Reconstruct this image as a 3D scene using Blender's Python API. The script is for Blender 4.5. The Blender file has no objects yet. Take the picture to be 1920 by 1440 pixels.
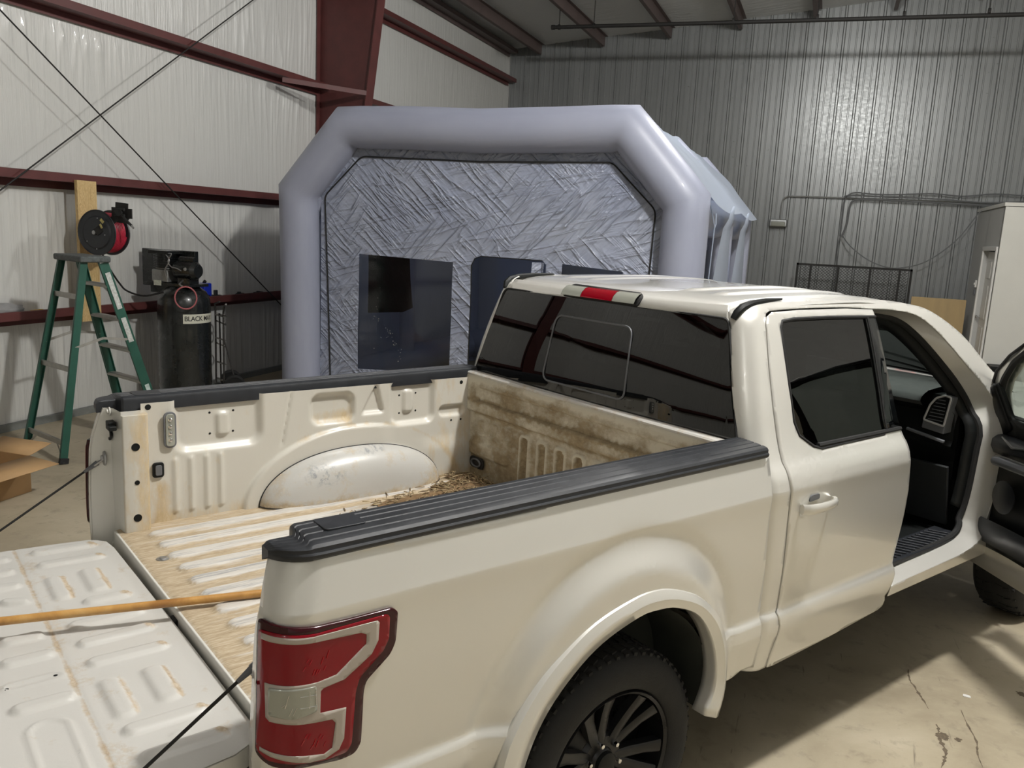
import bpy, bmesh, math, random
from mathutils import Vector, Matrix, noise
PI = math.pi
sc = bpy.context.scene
COL = sc.collection
random.seed(7)

# ---------------------------------------------------------------- camera
cam_d = bpy.data.cameras.new('camera'); cam = bpy.data.objects.new('camera', cam_d); COL.objects.link(cam)
cam_d.sensor_fit = 'HORIZONTAL'; cam_d.sensor_width = 36.0
cam_d.lens = 1557.71 / 1920 * 36.0
cam_d.clip_start = .05; cam_d.clip_end = 200
_y, _p, _r = math.radians(51.6489 + 58.4413), math.radians(10.43439), math.radians(2.90617)
_f = Vector((math.cos(_p)*math.cos(_y), math.cos(_p)*math.sin(_y), -math.sin(_p)))
_R = _f.cross(Vector((0, 0, 1))).normalized(); _U = _R.cross(_f)
_R2 = _R*math.cos(_r) + _U*math.sin(_r); _U2 = -_R*math.sin(_r) + _U*math.cos(_r)
cam.matrix_world = Matrix(((_R2.x, _U2.x, -_f.x, 7.3), (_R2.y, _U2.y, -_f.y, 0), (_R2.z, _U2.z, -_f.z, 2.1608), (0, 0, 0, 1)))
sc.camera = cam

# ---------------------------------------------------------------- world, lights, exposure
w = bpy.data.worlds.new('world'); sc.world = w; w.use_nodes = True
w.node_tree.nodes['Background'].inputs[0].default_value = (.60, .64, .70, 1)
w.node_tree.nodes['Background'].inputs[1].default_value = .03
sc.view_settings.view_transform = 'Standard'; sc.view_settings.look = 'None'
sc.view_settings.gamma = 1; sc.view_settings.use_curve_mapping = False
sc.view_settings.exposure = 0.0
def lamp(loc, power, size=.16, col=(1, .985, .95)):
    d = bpy.data.lights.new('high_bay_lamp', 'POINT'); d.shadow_soft_size = size; d.energy = power; d.color = col
    o = bpy.data.objects.new('high_bay_lamp', d); COL.objects.link(o); o.location = loc
    return o
lamp((7.3, 10.4, 5.9), 480)
lamp((8.42, 3.52, 6.0), 1180)
lamp((7.6, -4.8, 5.9), 60)

# ---------------------------------------------------------------- helpers
def tag(o, label=None, cat=None, group=None, kind=None):
    if label: o['label'] = label
    if cat: o['category'] = cat
    if group: o['group'] = group
    if kind: o['kind'] = kind
    return o
def empty(name, loc=(0, 0, 0), rz=0, label=None, cat=None, group=None):
    o = bpy.data.objects.new(name, None); COL.objects.link(o); o.location = loc; o.rotation_euler = (0, 0, rz)
    o.empty_display_size = .1
    return tag(o, label, cat, group)
def copy_tree(o, parent=None):
    c = o.copy(); COL.objects.link(c); c.parent = parent
    for ch in list(o.children): copy_tree(ch, c)
    return c
def curve(P):
    xs = [float(p[0]) for p in P]; ys = [float(p[1]) for p in P]; n = len(P)
    d = [(ys[i+1]-ys[i])/(xs[i+1]-xs[i]) for i in range(n-1)]
    m = [d[0]] + [0 if d[i-1]*d[i] <= 0 else 2*d[i-1]*d[i]/(d[i-1]+d[i]) for i in range(1, n-1)] + [d[-1]]
    def f(x):
        if x <= xs[0]: return ys[0]+m[0]*(x-xs[0])
        if x >= xs[-1]: return ys[-1]+m[-1]*(x-xs[-1])
        i = 0
        while x > xs[i+1]: i += 1
        h = xs[i+1]-xs[i]; t = (x-xs[i])/h
        return (2*t**3-3*t*t+1)*ys[i]+(t**3-2*t*t+t)*h*m[i]+(-2*t**3+3*t*t)*ys[i+1]+(t**3-t*t)*h*m[i+1]
    return f
def sstep(a, b, x):
    t = max(0., min(1., (x-a)/(b-a))); return t*t*(3-2*t)
def rr(x, y, cx, cy, hx, hy, r, soft):
    """1 inside a rounded rectangle, 0 outside, smooth over soft"""
    qx = abs(x-cx)-hx+r; qy = abs(y-cy)-hy+r
    d = math.hypot(max(qx, 0), max(qy, 0)) + min(max(qx, qy), 0) - r
    return sstep(soft, -soft, d) if False else 1-sstep(-soft, soft, d)
def offset_poly(P, d):
    """grow (d>0) a polygon outwards"""
    A = sum(P[i][0]*P[(i+1) % len(P)][1]-P[(i+1) % len(P)][0]*P[i][1] for i in range(len(P)))
    s = 1 if A > 0 else -1; out = []
    for i in range(len(P)):
        a = Vector(P[i-1]); b = Vector(P[i]); c = Vector(P[(i+1) % len(P)])
        e1 = (b-a).normalized(); e2 = (c-b).normalized()
        n1 = Vector((e1.y, -e1.x)); n2 = Vector((e2.y, -e2.x)); n = (n1+n2)
        if n.length < 1e-6: n = n1
        n.normalize(); k = 1/max(.45, n.dot(n1))
        out.append((b.x+n.x*d*k*s, b.y+n.y*d*k*s))
    return out
def spline(P, n, closed=False):
    P = [Vector(p) for p in P]; out = []; m = len(P)
    seg = m if closed else m-1
    for i in range(seg):
        if closed: p0, p1, p2, p3 = P[i-1], P[i], P[(i+1) % m], P[(i+2) % m]
        else:
            p1, p2 = P[i], P[i+1]; p0 = P[i-1] if i else p1*2-p2; p3 = P[i+2] if i+2 < m else p2*2-p1
        for k in range(n):
            t = k/n
            out.append(.5*((2*p1)+(p2-p0)*t+(2*p0-5*p1+4*p2-p3)*t*t+(3*p1-p0-3*p2+p3)*t**3))
    if not closed: out.append(P[-1])
    return out
def round_poly(P, r, n=5):
    """round the corners of a 2D polygon"""
    out = []; m = len(P)
    for i in range(m):
        a = Vector(P[i-1]); b = Vector(P[i]); c = Vector(P[(i+1) % m])
        d1 = (a-b); d2 = (c-b); rr_ = min(r, d1.length*.45, d2.length*.45)
        p = b+d1.normalized()*rr_; q = b+d2.normalized()*rr_
        for k in range(n+1):
            t = k/n; out.append(tuple((1-t)**2*p+2*t*(1-t)*b+t*t*q))
    return out
def finish(name, bm, mat, parent=None, ang=35, bevel=0, solid=0, recalc=True, seg=2):
    if recalc: bmesh.ops.recalc_face_normals(bm, faces=bm.faces)
    thr = math.radians(ang)
    for f in bm.faces: f.smooth = True
    for e in bm.edges:
        if len(e.link_faces) == 2:
            if e.calc_face_angle(0) > thr: e.smooth = False
    me = bpy.data.meshes.new(name); bm.to_mesh(me); bm.free()
    me.materials.append(mat)
    o = bpy.data.objects.new(name, me); COL.objects.link(o)
    if parent is not None: o.parent = parent
    if solid:
        s = o.modifiers.new('solid', 'SOLIDIFY'); s.thickness = abs(solid); s.offset = -1 if solid > 0 else 1
    if bevel:
        b = o.modifiers.new('bevel', 'BEVEL'); b.width = bevel; b.segments = seg; b.limit_method = 'ANGLE'; b.angle_limit = math.radians(40); b.harden_normals = True
    return o
class G:
    """collects shapes into one mesh"""
    def __init__(s): s.bm = bmesh.new()
    def box(s, c, size, rot=None, taper=None):
        hx, hy, hz = size[0]/2, size[1]/2, size[2]/2
        V = []
        for z in (-1, 1):
            t = taper if (taper and z > 0) else 1
            for y in (-1, 1):
                for x in (-1, 1):
                    v = Vector((x*hx*t, y*hy*t, z*hz))
                    if rot is not None: v = rot @ v
                    V.append(s.bm.verts.new(v+Vector(c)))
        for q in ((0, 2, 3, 1), (4, 5, 7, 6), (0, 1, 5, 4), (2, 6, 7, 3), (0, 4, 6, 2), (1, 3, 7, 5)):
            s.bm.faces.new([V[i] for i in q])
        return s
    def bar(s, a, b, wd, th, up=(0, 0, 1)):
        """rectangular bar from a to b"""
        a = Vector(a); b = Vector(b); d = (b-a); L = d.length; d.normalize()
        u = Vector(up); sd = d.cross(u)
        if sd.length < 1e-4: sd = d.cross(Vector((1, 0, 0)))
        sd.normalize(); u = sd.cross(d)
        M = Matrix((d, sd, u)).transposed()
        return s.box((a+b)/2, (L, wd, th), M)
    def tube(s, pts, r, n=10, closed=False, cap=True, sq=1.0):
        P = [Vector(p) for p in pts]; m = len(P)
        R = r if hasattr(r, '__len__') else [r]*m
        rings = []; prev = None
        for i in range(m):
            if closed: t = (P[(i+1) % m]-P[i-1])
            else: t = (P[min(i+1, m-1)]-P[max(i-1, 0)])
            t.normalize()
            if prev is None:
                a = Vector((0, 0, 1)) if abs(t.z) < .9 else Vector((1, 0, 0)); nrm = t.cross(a).normalized()
            else:
                nrm = (prev-t*prev.dot(t)); nrm.normalize()
            prev = nrm; bn = t.cross(nrm)
            rings.append([s.bm.verts.new(P[i]+(nrm*math.cos(2*PI*k/n)+bn*math.sin(2*PI*k/n)*sq)*R[i]) for k in range(n)])
        for i in range(m if closed else m-1):
            A = rings[i]; Bq = rings[(i+1) % m]
            sh = 0
            if closed and i == m-1:
                best = 1e9
                for k in range(n):
                    dd = (A[0].co-Bq[k].co).length
                    if dd < best: best = dd; sh = k
            for k in range(n):
                s.bm.faces.new((A[k], A[(k+1) % n], Bq[(k+1+sh) % n], Bq[(k+sh) % n]))
        if cap and not closed:
            s.bm.faces.new(rings[0][::-1]); s.bm.faces.new(rings[-1])
        return s
    def lathe(s, prof, origin, axis=(0, 0, 1), n=32, cap=True):
        """prof: (radius, height along axis)"""
        ax = Vector(axis).normalized(); a = Vector((1, 0, 0)) if abs(ax.x) < .9 else Vector((0, 1, 0))
        u = ax.cross(a).normalized(); v = ax.cross(u); O = Vector(origin); rings = []
        for r, h in prof:
            if r < 1e-6: rings.append([s.bm.verts.new(O+ax*h)])
            else: rings.append([s.bm.verts.new(O+ax*h+(u*math.cos(2*PI*k/n)+v*math.sin(2*PI*k/n))*r) for k in range(n)])
        for A, Bq in zip(rings, rings[1:]):
            for k in range(n):
                k2 = (k+1) % n
                if len(A) == 1 and len(Bq) == 1: continue
                if len(A) == 1: s.bm.faces.new((A[0], Bq[k], Bq[k2]))
                elif len(Bq) == 1: s.bm.faces.new((A[k], A[k2], Bq[0]))
                else: s.bm.faces.new((A[k], A[k2], Bq[k2], Bq[k]))
        if cap:
            if len(rings[0]) > 1: s.bm.faces.new(rings[0][::-1])
            if len(rings[-1]) > 1: s.bm.faces.new(rings[-1])
        return s
    def prism(s, poly, fn0, fn1):
        """closed solid between two mappings of one 2D polygon"""
        A = [s.bm.verts.new(fn0(*p)) for p in poly]; Bq = [s.bm.verts.new(fn1(*p)) for p in poly]; n = len(poly)
        s.bm.faces.new(A[::-1]); s.bm.faces.new(Bq)
        for k in range(n): s.bm.faces.new((A[k], A[(k+1) % n], Bq[(k+1) % n], Bq[k]))
        return s
    def grid(s, fn, us, vs, closed_u=False):
        V = [[s.bm.verts.new(fn(u, v)) for v in vs] for u in us]
        for i in range(len(us)-(0 if closed_u else 1)):
            i2 = (i+1) % len(us)
            for j in range(len(vs)-1):
                s.bm.faces.new((V[i][j], V[i2][j], V[i2][j+1], V[i][j+1]))
        return s
    def strip(s, A, Bq, closed=False):
        """faces between two point lists"""
        A = [s.bm.verts.new(p) for p in A]; Bq = [s.bm.verts.new(p) for p in Bq]; n = len(A)
        for k in range(n if closed else n-1): s.bm.faces.new((A[k], A[(k+1) % n], Bq[(k+1) % n], Bq[k]))
        return s
    def done(s, name, mat, parent=None, **k): return finish(name, s.bm, mat, parent, **k)
def lin(a, b, n): return [a+(b-a)*i/n for i in range(n+1)]
def sheet_bm(outline, holes, fn, step=.03, cu=(), cv=(), stepv=None):
    """a surface with an exact outline and holes, gridded finely and laid onto fn(u,v)"""
    bm = bmesh.new(); E = []
    for loop in [outline]+list(holes):
        V = [bm.verts.new((p[0], p[1], 0)) for p in loop]
        for i in range(len(V)): E.append(bm.edges.new((V[i], V[(i+1) % len(V)])))
    bmesh.ops.triangle_fill(bm, use_beauty=True, use_dissolve=False, edges=E, normal=(0, 0, 1))
    us = [p[0] for p in outline]; vs = [p[1] for p in outline]; stepv = stepv or step
    for a, lo, hi, st, extra in ((0, min(us), max(us), step, cu), (1, min(vs), max(vs), stepv, cv)):
        cuts = [lo+st*k for k in range(1, int((hi-lo)/st)+1)]+list(extra)
        for c in sorted(cuts):
            if c <= lo+1e-4 or c >= hi-1e-4: continue
            co = [0, 0, 0]; no = [0, 0, 0]; co[a] = c; no[a] = 1
            bmesh.ops.bisect_plane(bm, geom=bm.verts[:]+bm.edges[:]+bm.faces[:], dist=1e-6, plane_co=co, plane_no=no)
    for v in bm.verts: v.co = Vector(fn(v.co.x, v.co.y))
    return bm
def sheet(name, outline, holes, fn, mat, parent=None, step=.03, cu=(), cv=(), out=(0, 0, 1), solid=0, ang=35, stepv=None):
    bm = sheet_bm(outline, holes, fn, step, cu, cv, stepv)
    bmesh.ops.recalc_face_normals(bm, faces=bm.faces)
    bm.normal_update(); o = Vector(out); t = sum((f.normal.dot(o)*f.calc_area() for f in bm.faces))
    if t < 0: bmesh.ops.reverse_faces(bm, faces=bm.faces)
    return finish(name, bm, mat, parent, ang=ang, solid=solid, recalc=False)

# ---------------------------------------------------------------- materials
class NT:
    def __init__(s, m): s.t = m.node_tree; s.n = s.t.nodes; s.l = s.t.links; s.b = s.n['Principled BSDF']
    def add(s, k, **a):
        x = s.n.new(k)
        for q, v in a.items(): setattr(x, q, v)
        return x
    def co(s, scale=(1, 1, 1), kind='Object', rot=(0, 0, 0)):
        t = s.add('ShaderNodeTexCoord'); m = s.add('ShaderNodeMapping'); m.inputs['Scale'].default_value = scale; m.inputs['Rotation'].default_value = rot
        s.l.new(t.outputs[kind], m.inputs[0]); return m.outputs[0]
    def co2(s, scale, rot):
        a = s.co((1, 1, 1), rot=rot); m = s.add('ShaderNodeMapping'); m.inputs['Scale'].default_value = scale; s.l.new(a, m.inputs[0]); return m.outputs[0]
    def noise(s, scale, detail=4, rough=.55, vec=None, dist=0):
        x = s.add('ShaderNodeTexNoise'); x.inputs['Scale'].default_value = scale; x.inputs['Detail'].default_value = detail
        x.inputs['Roughness'].default_value = rough; x.inputs['Distortion'].default_value = dist
        if vec is not None: s.l.new(vec, x.inputs['Vector'])
        return x.outputs['Fac']
    def ramp(s, fac, stops):
        x = s.add('ShaderNodeValToRGB'); s.l.new(fac, x.inputs[0]); e = x.color_ramp.elements
        while len(e) < len(stops): e.new(.5)
        for q, (p, c) in zip(e, stops):
            q.position = p; q.color = tuple(c)+(1,) if hasattr(c, '__len__') else (c, c, c, 1)
        return x.outputs[0]
    def mix(s, fac, a, b, mode='MIX'):
        x = s.add('ShaderNodeMix', data_type='RGBA', blend_type=mode)
        for i, v in ((0, fac), (6, a), (7, b)):
            if hasattr(v, 'is_linked'): s.l.new(v, x.inputs[i])
            elif i == 0: x.inputs[0].default_value = v
            else: x.inputs[i].default_value = tuple(v)+(1,)
        return x.outputs[2]
    def math(s, op, a, b=0.0):
        x = s.add('ShaderNodeMath', operation=op)
        for i, v in ((0, a), (1, b)):
            if hasattr(v, 'is_linked'): s.l.new(v, x.inputs[i])
            else: x.inputs[i].default_value = v
        return x.outputs[0]
    def bump(s, h, strength=.3, dist=.01):
        x = s.add('ShaderNodeBump'); x.inputs['Strength'].default_value = strength; x.inputs['Distance'].default_value = dist
        s.l.new(h, x.inputs['Height']); s.l.new(x.outputs[0], s.b.inputs['Normal']); return x
    def set(s, k, v):
        if hasattr(v, 'is_linked'): s.l.new(v, s.b.inputs[k])
        else: s.b.inputs[k].default_value = v
def mat(name, col, rough=.5, metal=0, coat=0, spec=.5, **k):
    m = bpy.data.materials.new(name); m.use_nodes = True; b = m.node_tree.nodes['Principled BSDF']
    b.inputs['Base Color'].default_value = tuple(col)+(1,); b.inputs['Roughness'].default_value = rough; b.inputs['Metallic'].default_value = metal
    b.inputs['Coat Weight'].default_value = coat; b.inputs['Coat Roughness'].default_value = .04; b.inputs['Specular IOR Level'].default_value = spec
    for q, v in k.items(): b.inputs[q].default_value = v
    return m
def nmat(name, col, var=.12, scale=8, rough=.5, metal=0, bump=0, bscale=60, vec=(1, 1, 1), coat=0, spec=.5):
    """a plain coloured surface with a little mottling and roughness of its own"""
    m = mat(name, col, rough, metal, coat, spec); t = NT(m); v = t.co(vec)
    n = t.noise(scale, 5, .6, v)
    a = [c*(1-var) for c in col]; b = [min(1, c*(1+var)) for c in col]
    t.set('Base Color', t.ramp(n, [(.3, a), (.7, b)]))
    t.set('Roughness', t.ramp(n, [(.3, max(.02, rough-.06)), (.7, min(1, rough+.06))]))
    if bump: t.bump(t.noise(bscale, 3, .6, v), bump, .004)
    return m
M = {}
M['paint'] = mat('pearl_white_paint', (.75, .735, .685), .30, .38, coat=1.0)
M['jamb'] = nmat('plain_white_paint', (.66, .65, .60), .03, 6, .4, coat=.3)
M['black_plastic'] = nmat('textured_black_plastic', (.018, .020, .024), .2, 20, .42, bump=.15, bscale=900)
M['trim_black'] = nmat('black_trim', (.006, .007, .007), .2, 12, .5, spec=.3)
M['gloss_black'] = mat('gloss_black', (.004, .005, .006), .06, coat=.5)
M['rubber'] = nmat('rubber', (.010, .010, .010), .3, 30, .75, bump=.3, bscale=200)
M['rim'] = nmat('dark_grey_alloy', (.030, .030, .031), .15, 10, .32, .6)
M['chrome'] = mat('polished_metal', (.75, .75, .75), .12, 1)
M['steel'] = nmat('worn_steel', (.42, .42, .42), .2, 12, .38, .9)
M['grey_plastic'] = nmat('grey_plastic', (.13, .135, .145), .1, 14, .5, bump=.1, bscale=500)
M['dash_top'] = nmat('soft_grey_dashboard', (.05, .053, .053), .08, 30, .65, bump=.3, bscale=700)
M['liner'] = nmat('wheel_liner', (.03, .033, .027), .3, 8, .7)
M['chassis'] = nmat('chassis_black', (.012, .011, .010), .3, 8, .7)
M['red_lens'] = mat('red_lens', (.23, .0005, .008), .05, coat=.25, spec=.3)
M['dark_red'] = mat('dark_red_lens', (.035, .0005, .004), .10, coat=.3, spec=.3)
M['pale_lens'] = mat('pale_lens_band', (.42, .37, .32), .12, coat=.4)
M['clear_lens'] = mat('clear_lens', (.36, .37, .32), .10, .25, coat=.6)
M['bulb_red'] = mat('red_reflector', (.50, .003, .012), .1, .4, coat=.5)
def glass_mat(name, tint, reflect=.04, rough=0.0):
    m = bpy.data.materials.new(name); m.use_nodes = True; t = m.node_tree; t.nodes.clear()
    o = t.nodes.new('ShaderNodeOutputMaterial'); mx = t.nodes.new('ShaderNodeMixShader'); fr = t.nodes.new('ShaderNodeFresnel'); fr.inputs[0].default_value = 1.5
    tr = t.nodes.new('ShaderNodeBsdfTransparent'); tr.inputs[0].default_value = tuple(tint)+(1,)
    gl = t.nodes.new('ShaderNodeBsdfGlossy'); gl.inputs['Roughness'].default_value = rough
    ad = t.nodes.new('ShaderNodeMath'); ad.operation = 'ADD'; ad.inputs[1].default_value = reflect
    t.links.new(fr.outputs[0], ad.inputs[0]); t.links.new(ad.outputs[0], mx.inputs[0]); t.links.new(tr.outputs[0], mx.inputs[1]); t.links.new(gl.outputs[0], mx.inputs[2])
    t.links.new(mx.outputs[0], o.inputs[0]); return m
M['tint'] = glass_mat('privacy_glass', (.02, .022, .021))
M['clear'] = glass_mat('clear_glass', (.55, .62, .58))
M['pvc'] = glass_mat('clear_vinyl', (.62, .66, .72), .03, .08)
def cloth_mat(name, col, through):
    m = bpy.data.materials.new(name); m.use_nodes = True; t = m.node_tree; b = t.nodes['Principled BSDF']; o = t.nodes['Material Output']
    b.inputs['Base Color'].default_value = tuple(col)+(1,); b.inputs['Roughness'].default_value = .45
    tr = t.nodes.new('ShaderNodeBsdfTranslucent'); tr.inputs[0].default_value = tuple(col)+(1,); mx = t.nodes.new('ShaderNodeMixShader'); mx.inputs[0].default_value = through
    n = t.nodes.new('ShaderNodeTexNoise'); n.inputs['Scale'].default_value = 3; bp = t.nodes.new('ShaderNodeBump'); bp.inputs['Strength'].default_value = .4; bp.inputs['Distance'].default_value = .05
    t.links.new(n.outputs['Fac'], bp.inputs['Height']); t.links.new(bp.outputs[0], b.inputs['Normal'])
    t.links.new(b.outputs[0], mx.inputs[1]); t.links.new(tr.outputs[0], mx.inputs[2]); t.links.new(mx.outputs[0], o.inputs[0]); return m
def attr_dirt(name, clean, dirts, rough=.45, coat=.0, scale=7, vec=(1, 1, 1), gain=1.0, scuff=.0):
    """painted sheet metal with dried mud where the vertex value 'dirt' says it gathers"""
    m = mat(name, clean, rough, 0, coat); t = NT(m)
    a = t.add('ShaderNodeAttribute'); a.attribute_name = 'dirt'
    v = t.co(vec); n1 = t.noise(scale, 7, .65, v); n2 = t.noise(scale*4.3, 6, .7, v); n3 = t.noise(2.2, 4, .6)
    s = t.math('ADD', t.math('MULTIPLY', a.outputs['Fac'], gain), t.math('MULTIPLY', t.math('SUBTRACT', n1, .5), 1.5))
    s = t.math('ADD', s, t.math('MULTIPLY', t.math('SUBTRACT', n2, .5), .9))
    k = t.ramp(s, [(.32, 0.0), (.72, 1.0)])
    dc = t.ramp(n2, [(.3, dirts[0]), (.55, dirts[1]), (.75, dirts[2])])
    c = t.mix(k, clean, dc)
    if scuff:
        b = t.add('ShaderNodeAttribute'); b.attribute_name = 'scuff'
        v2 = t.co((1.2, 26, 26) if scale == 5 and vec[1] > 3 else (9, 3, 9)); sn = t.noise(4, 6, .7, v2)
        q = t.math('MULTIPLY', t.math('MULTIPLY', b.outputs['Fac'], t.ramp(sn, [(.50, 0.0), (.62, 1.0)])), scuff)
        c = t.mix(q, c, (.22, .23, .25))
    t.set('Base Color', c)
    t.set('Roughness', t.ramp(k, [(0, rough), (1, .85)]))
    t.bump(n2, .25, .0015)
    return m
TAN = ((.29, .215, .125), (.46, .37, .25), (.60, .53, .42))
M['bed_floor'] = attr_dirt('dirty_bed_floor', (.60, .57, .52), TAN, .5, 0, 5, (.8, 6.5, 6.5), 1.0, .9)
M['wheelhouse'] = attr_dirt('worn_wheelhouse_metal', (.50, .49, .46), TAN, .30, .5, 5, (2, 2, 2), 1.0, .9)
M['bed_wall'] = attr_dirt('dirty_bed_wall', (.58, .555, .49), ((.42, .31, .17), (.55, .44, .28), (.63, .55, .42)), .35, .3, 4, (2.2, 2.2, .8), 1.0)
M['bed_front'] = attr_dirt('dirty_bed_front', (.62, .58, .47), ((.19, .14, .08), (.33, .26, .16), (.46, .39, .27)), .6, 0, 5, (1, 1, 1.4), 1.0)
M['gate'] = attr_dirt('dusty_tailgate', (.56, .545, .51), ((.30, .22, .14), (.48, .39, .28), (.60, .53, .44)), .4, .2, 8, (1.5, 1.5, 1.5), 1.0)
def set_attr(o, name, fn):
    a = o.data.attributes.new(name, 'FLOAT', 'POINT')
    for i, v in enumerate(o.data.vertices): a.data[i].value = max(0., min(1., fn(v.co)))

# ================================================================ THE TRUCK
T = empty('pickup_truck', (5.385, 2.007, 0), math.radians(58.4413), 'pearl white crew cab pickup truck with lowered tailgate and one front door open', 'pickup truck')
WBP = curve([(.45, .93), (.52, .952), (.60, .968), (.70, .984), (.735, .983), (.765, .970), (.80, .973), (1.0, .987), (1.2, .9945), (1.245, .998), (1.258, .9985), (1.268, .9965), (1.30, .990), (1.36, .978), (1.384, .9732), (1.389, .975), (1.393, .972), (1.41, .965)])
WCP = curve([(.45, .93), (.52, .952), (.60, .968), (.70, .984), (.735, .983), (.765, .970), (.80, .973), (1.0, .987), (1.2, .9945), (1.245, .998), (1.258, .9985), (1.268, .9965), (1.30, .989), (1.335, .972), (1.36, .952), (1.6, .875), (1.8, .81), (1.88, .778), (1.92, .745), (1.945, .70)])
XR = curve([(.5, -.03), (.9, -.04), (1.2, -.03), (1.28, -.015), (1.344, .002), (1.40, .02)])
CR = curve([(.5, 1.90), (1.39, 1.832), (1.865, 1.90), (1.95, 1.96)])
def wrap(u, w0, xr, R, off=0):
    a = xr+R-u
    if a <= 0: return u, w0+off
    if a <= R*PI/2:
        t = a/R; return xr+R-(R+off)*math.sin(t), w0-R+(R+off)*math.cos(t)
    return xr-off, w0-R-(a-R*PI/2)
def bulge(u, z):
    dz = (z-.62)/.60 if z > .62 else (z-.62)/3.0
    d = math.hypot((u-1.15)/.575, dz)
    return .036*sstep(1.0, .80, d) if d < 1.0 and False else .036*(1-sstep(.82, 1.0, d)) - .008*math.exp(-((d-1.03)/.035)**2)
def bedS(side, off=0, b=True):
    def f(u, z):
        x, w = wrap(u, WBP(z)+(bulge(u, z) if b else 0), XR(z), .10, off)
        return (x, side*w, z)
    return f
def cabS(side, off=0):
    def f(u, z):
        x, w = wrap(u, WCP(z), CR(z), .09, off)
        if u > 3.0: w -= .06*sstep(3.0, 4.1, u)*(1 if z > 1.3 else 0)*sstep(1.3, 1.36, z)*0
        return (x, side*w, z)
    return f
# ---------------------------------------------------------------- bed sides
ARCH_IN = [(.70, .45), (.70, .50), (.719, .612), (.78, .745), (.877, .849), (1.001, .929), (1.161, .976), (1.25, .978), (1.339, .964), (1.455, .909), (1.54, .807), (1.585, .692), (1.59, .60), (1.565, .53), (1.55, .50)]
ARCH_OUT = [(.60, .45), (.605, .50), (.632, .658), (.665, .746), (.755, .867), (.851, .947), (.974, 1.016), (1.131, 1.055), (1.22, 1.060), (1.306, 1.045), (1.448, .987), (1.559, .90), (1.616, .815), (1.651, .703), (1.659, .575), (1.645, .50), (1.635, .47)]
def resamp(P, n):
    Q = spline([(p[0], p[1], 0) for p in P], 8); L = [0]
    for a, b in zip(Q, Q[1:]): L.append(L[-1]+(b-a).length)
    out = []; j = 0
    for k in range(n+1):
        s = L[-1]*k/n
        while j < len(L)-2 and L[j+1] < s: j += 1
        t = (s-L[j])/max(1e-9, L[j+1]-L[j]); q = Q[j].lerp(Q[j+1], t); out.append((q.x, q.y))
    return out
AI = resamp(ARCH_IN, 48); AO = resamp(ARCH_OUT, 48)
TL = [(-.062, 1.246), (-.03, 1.241), (.013, 1.236), (.079, 1.228), (.153, 1.225), (.279, 1.224), (.293, 1.213), (.293, 1.19), (.291, 1.13), (.277, 1.1), (.211, 1.046), (.205, 1.019), (.205, .872), (.189, .848), (.15, .845), (.018, .868), (-.02, .876), (-.044, .890), (-.060, .905)]
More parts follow.
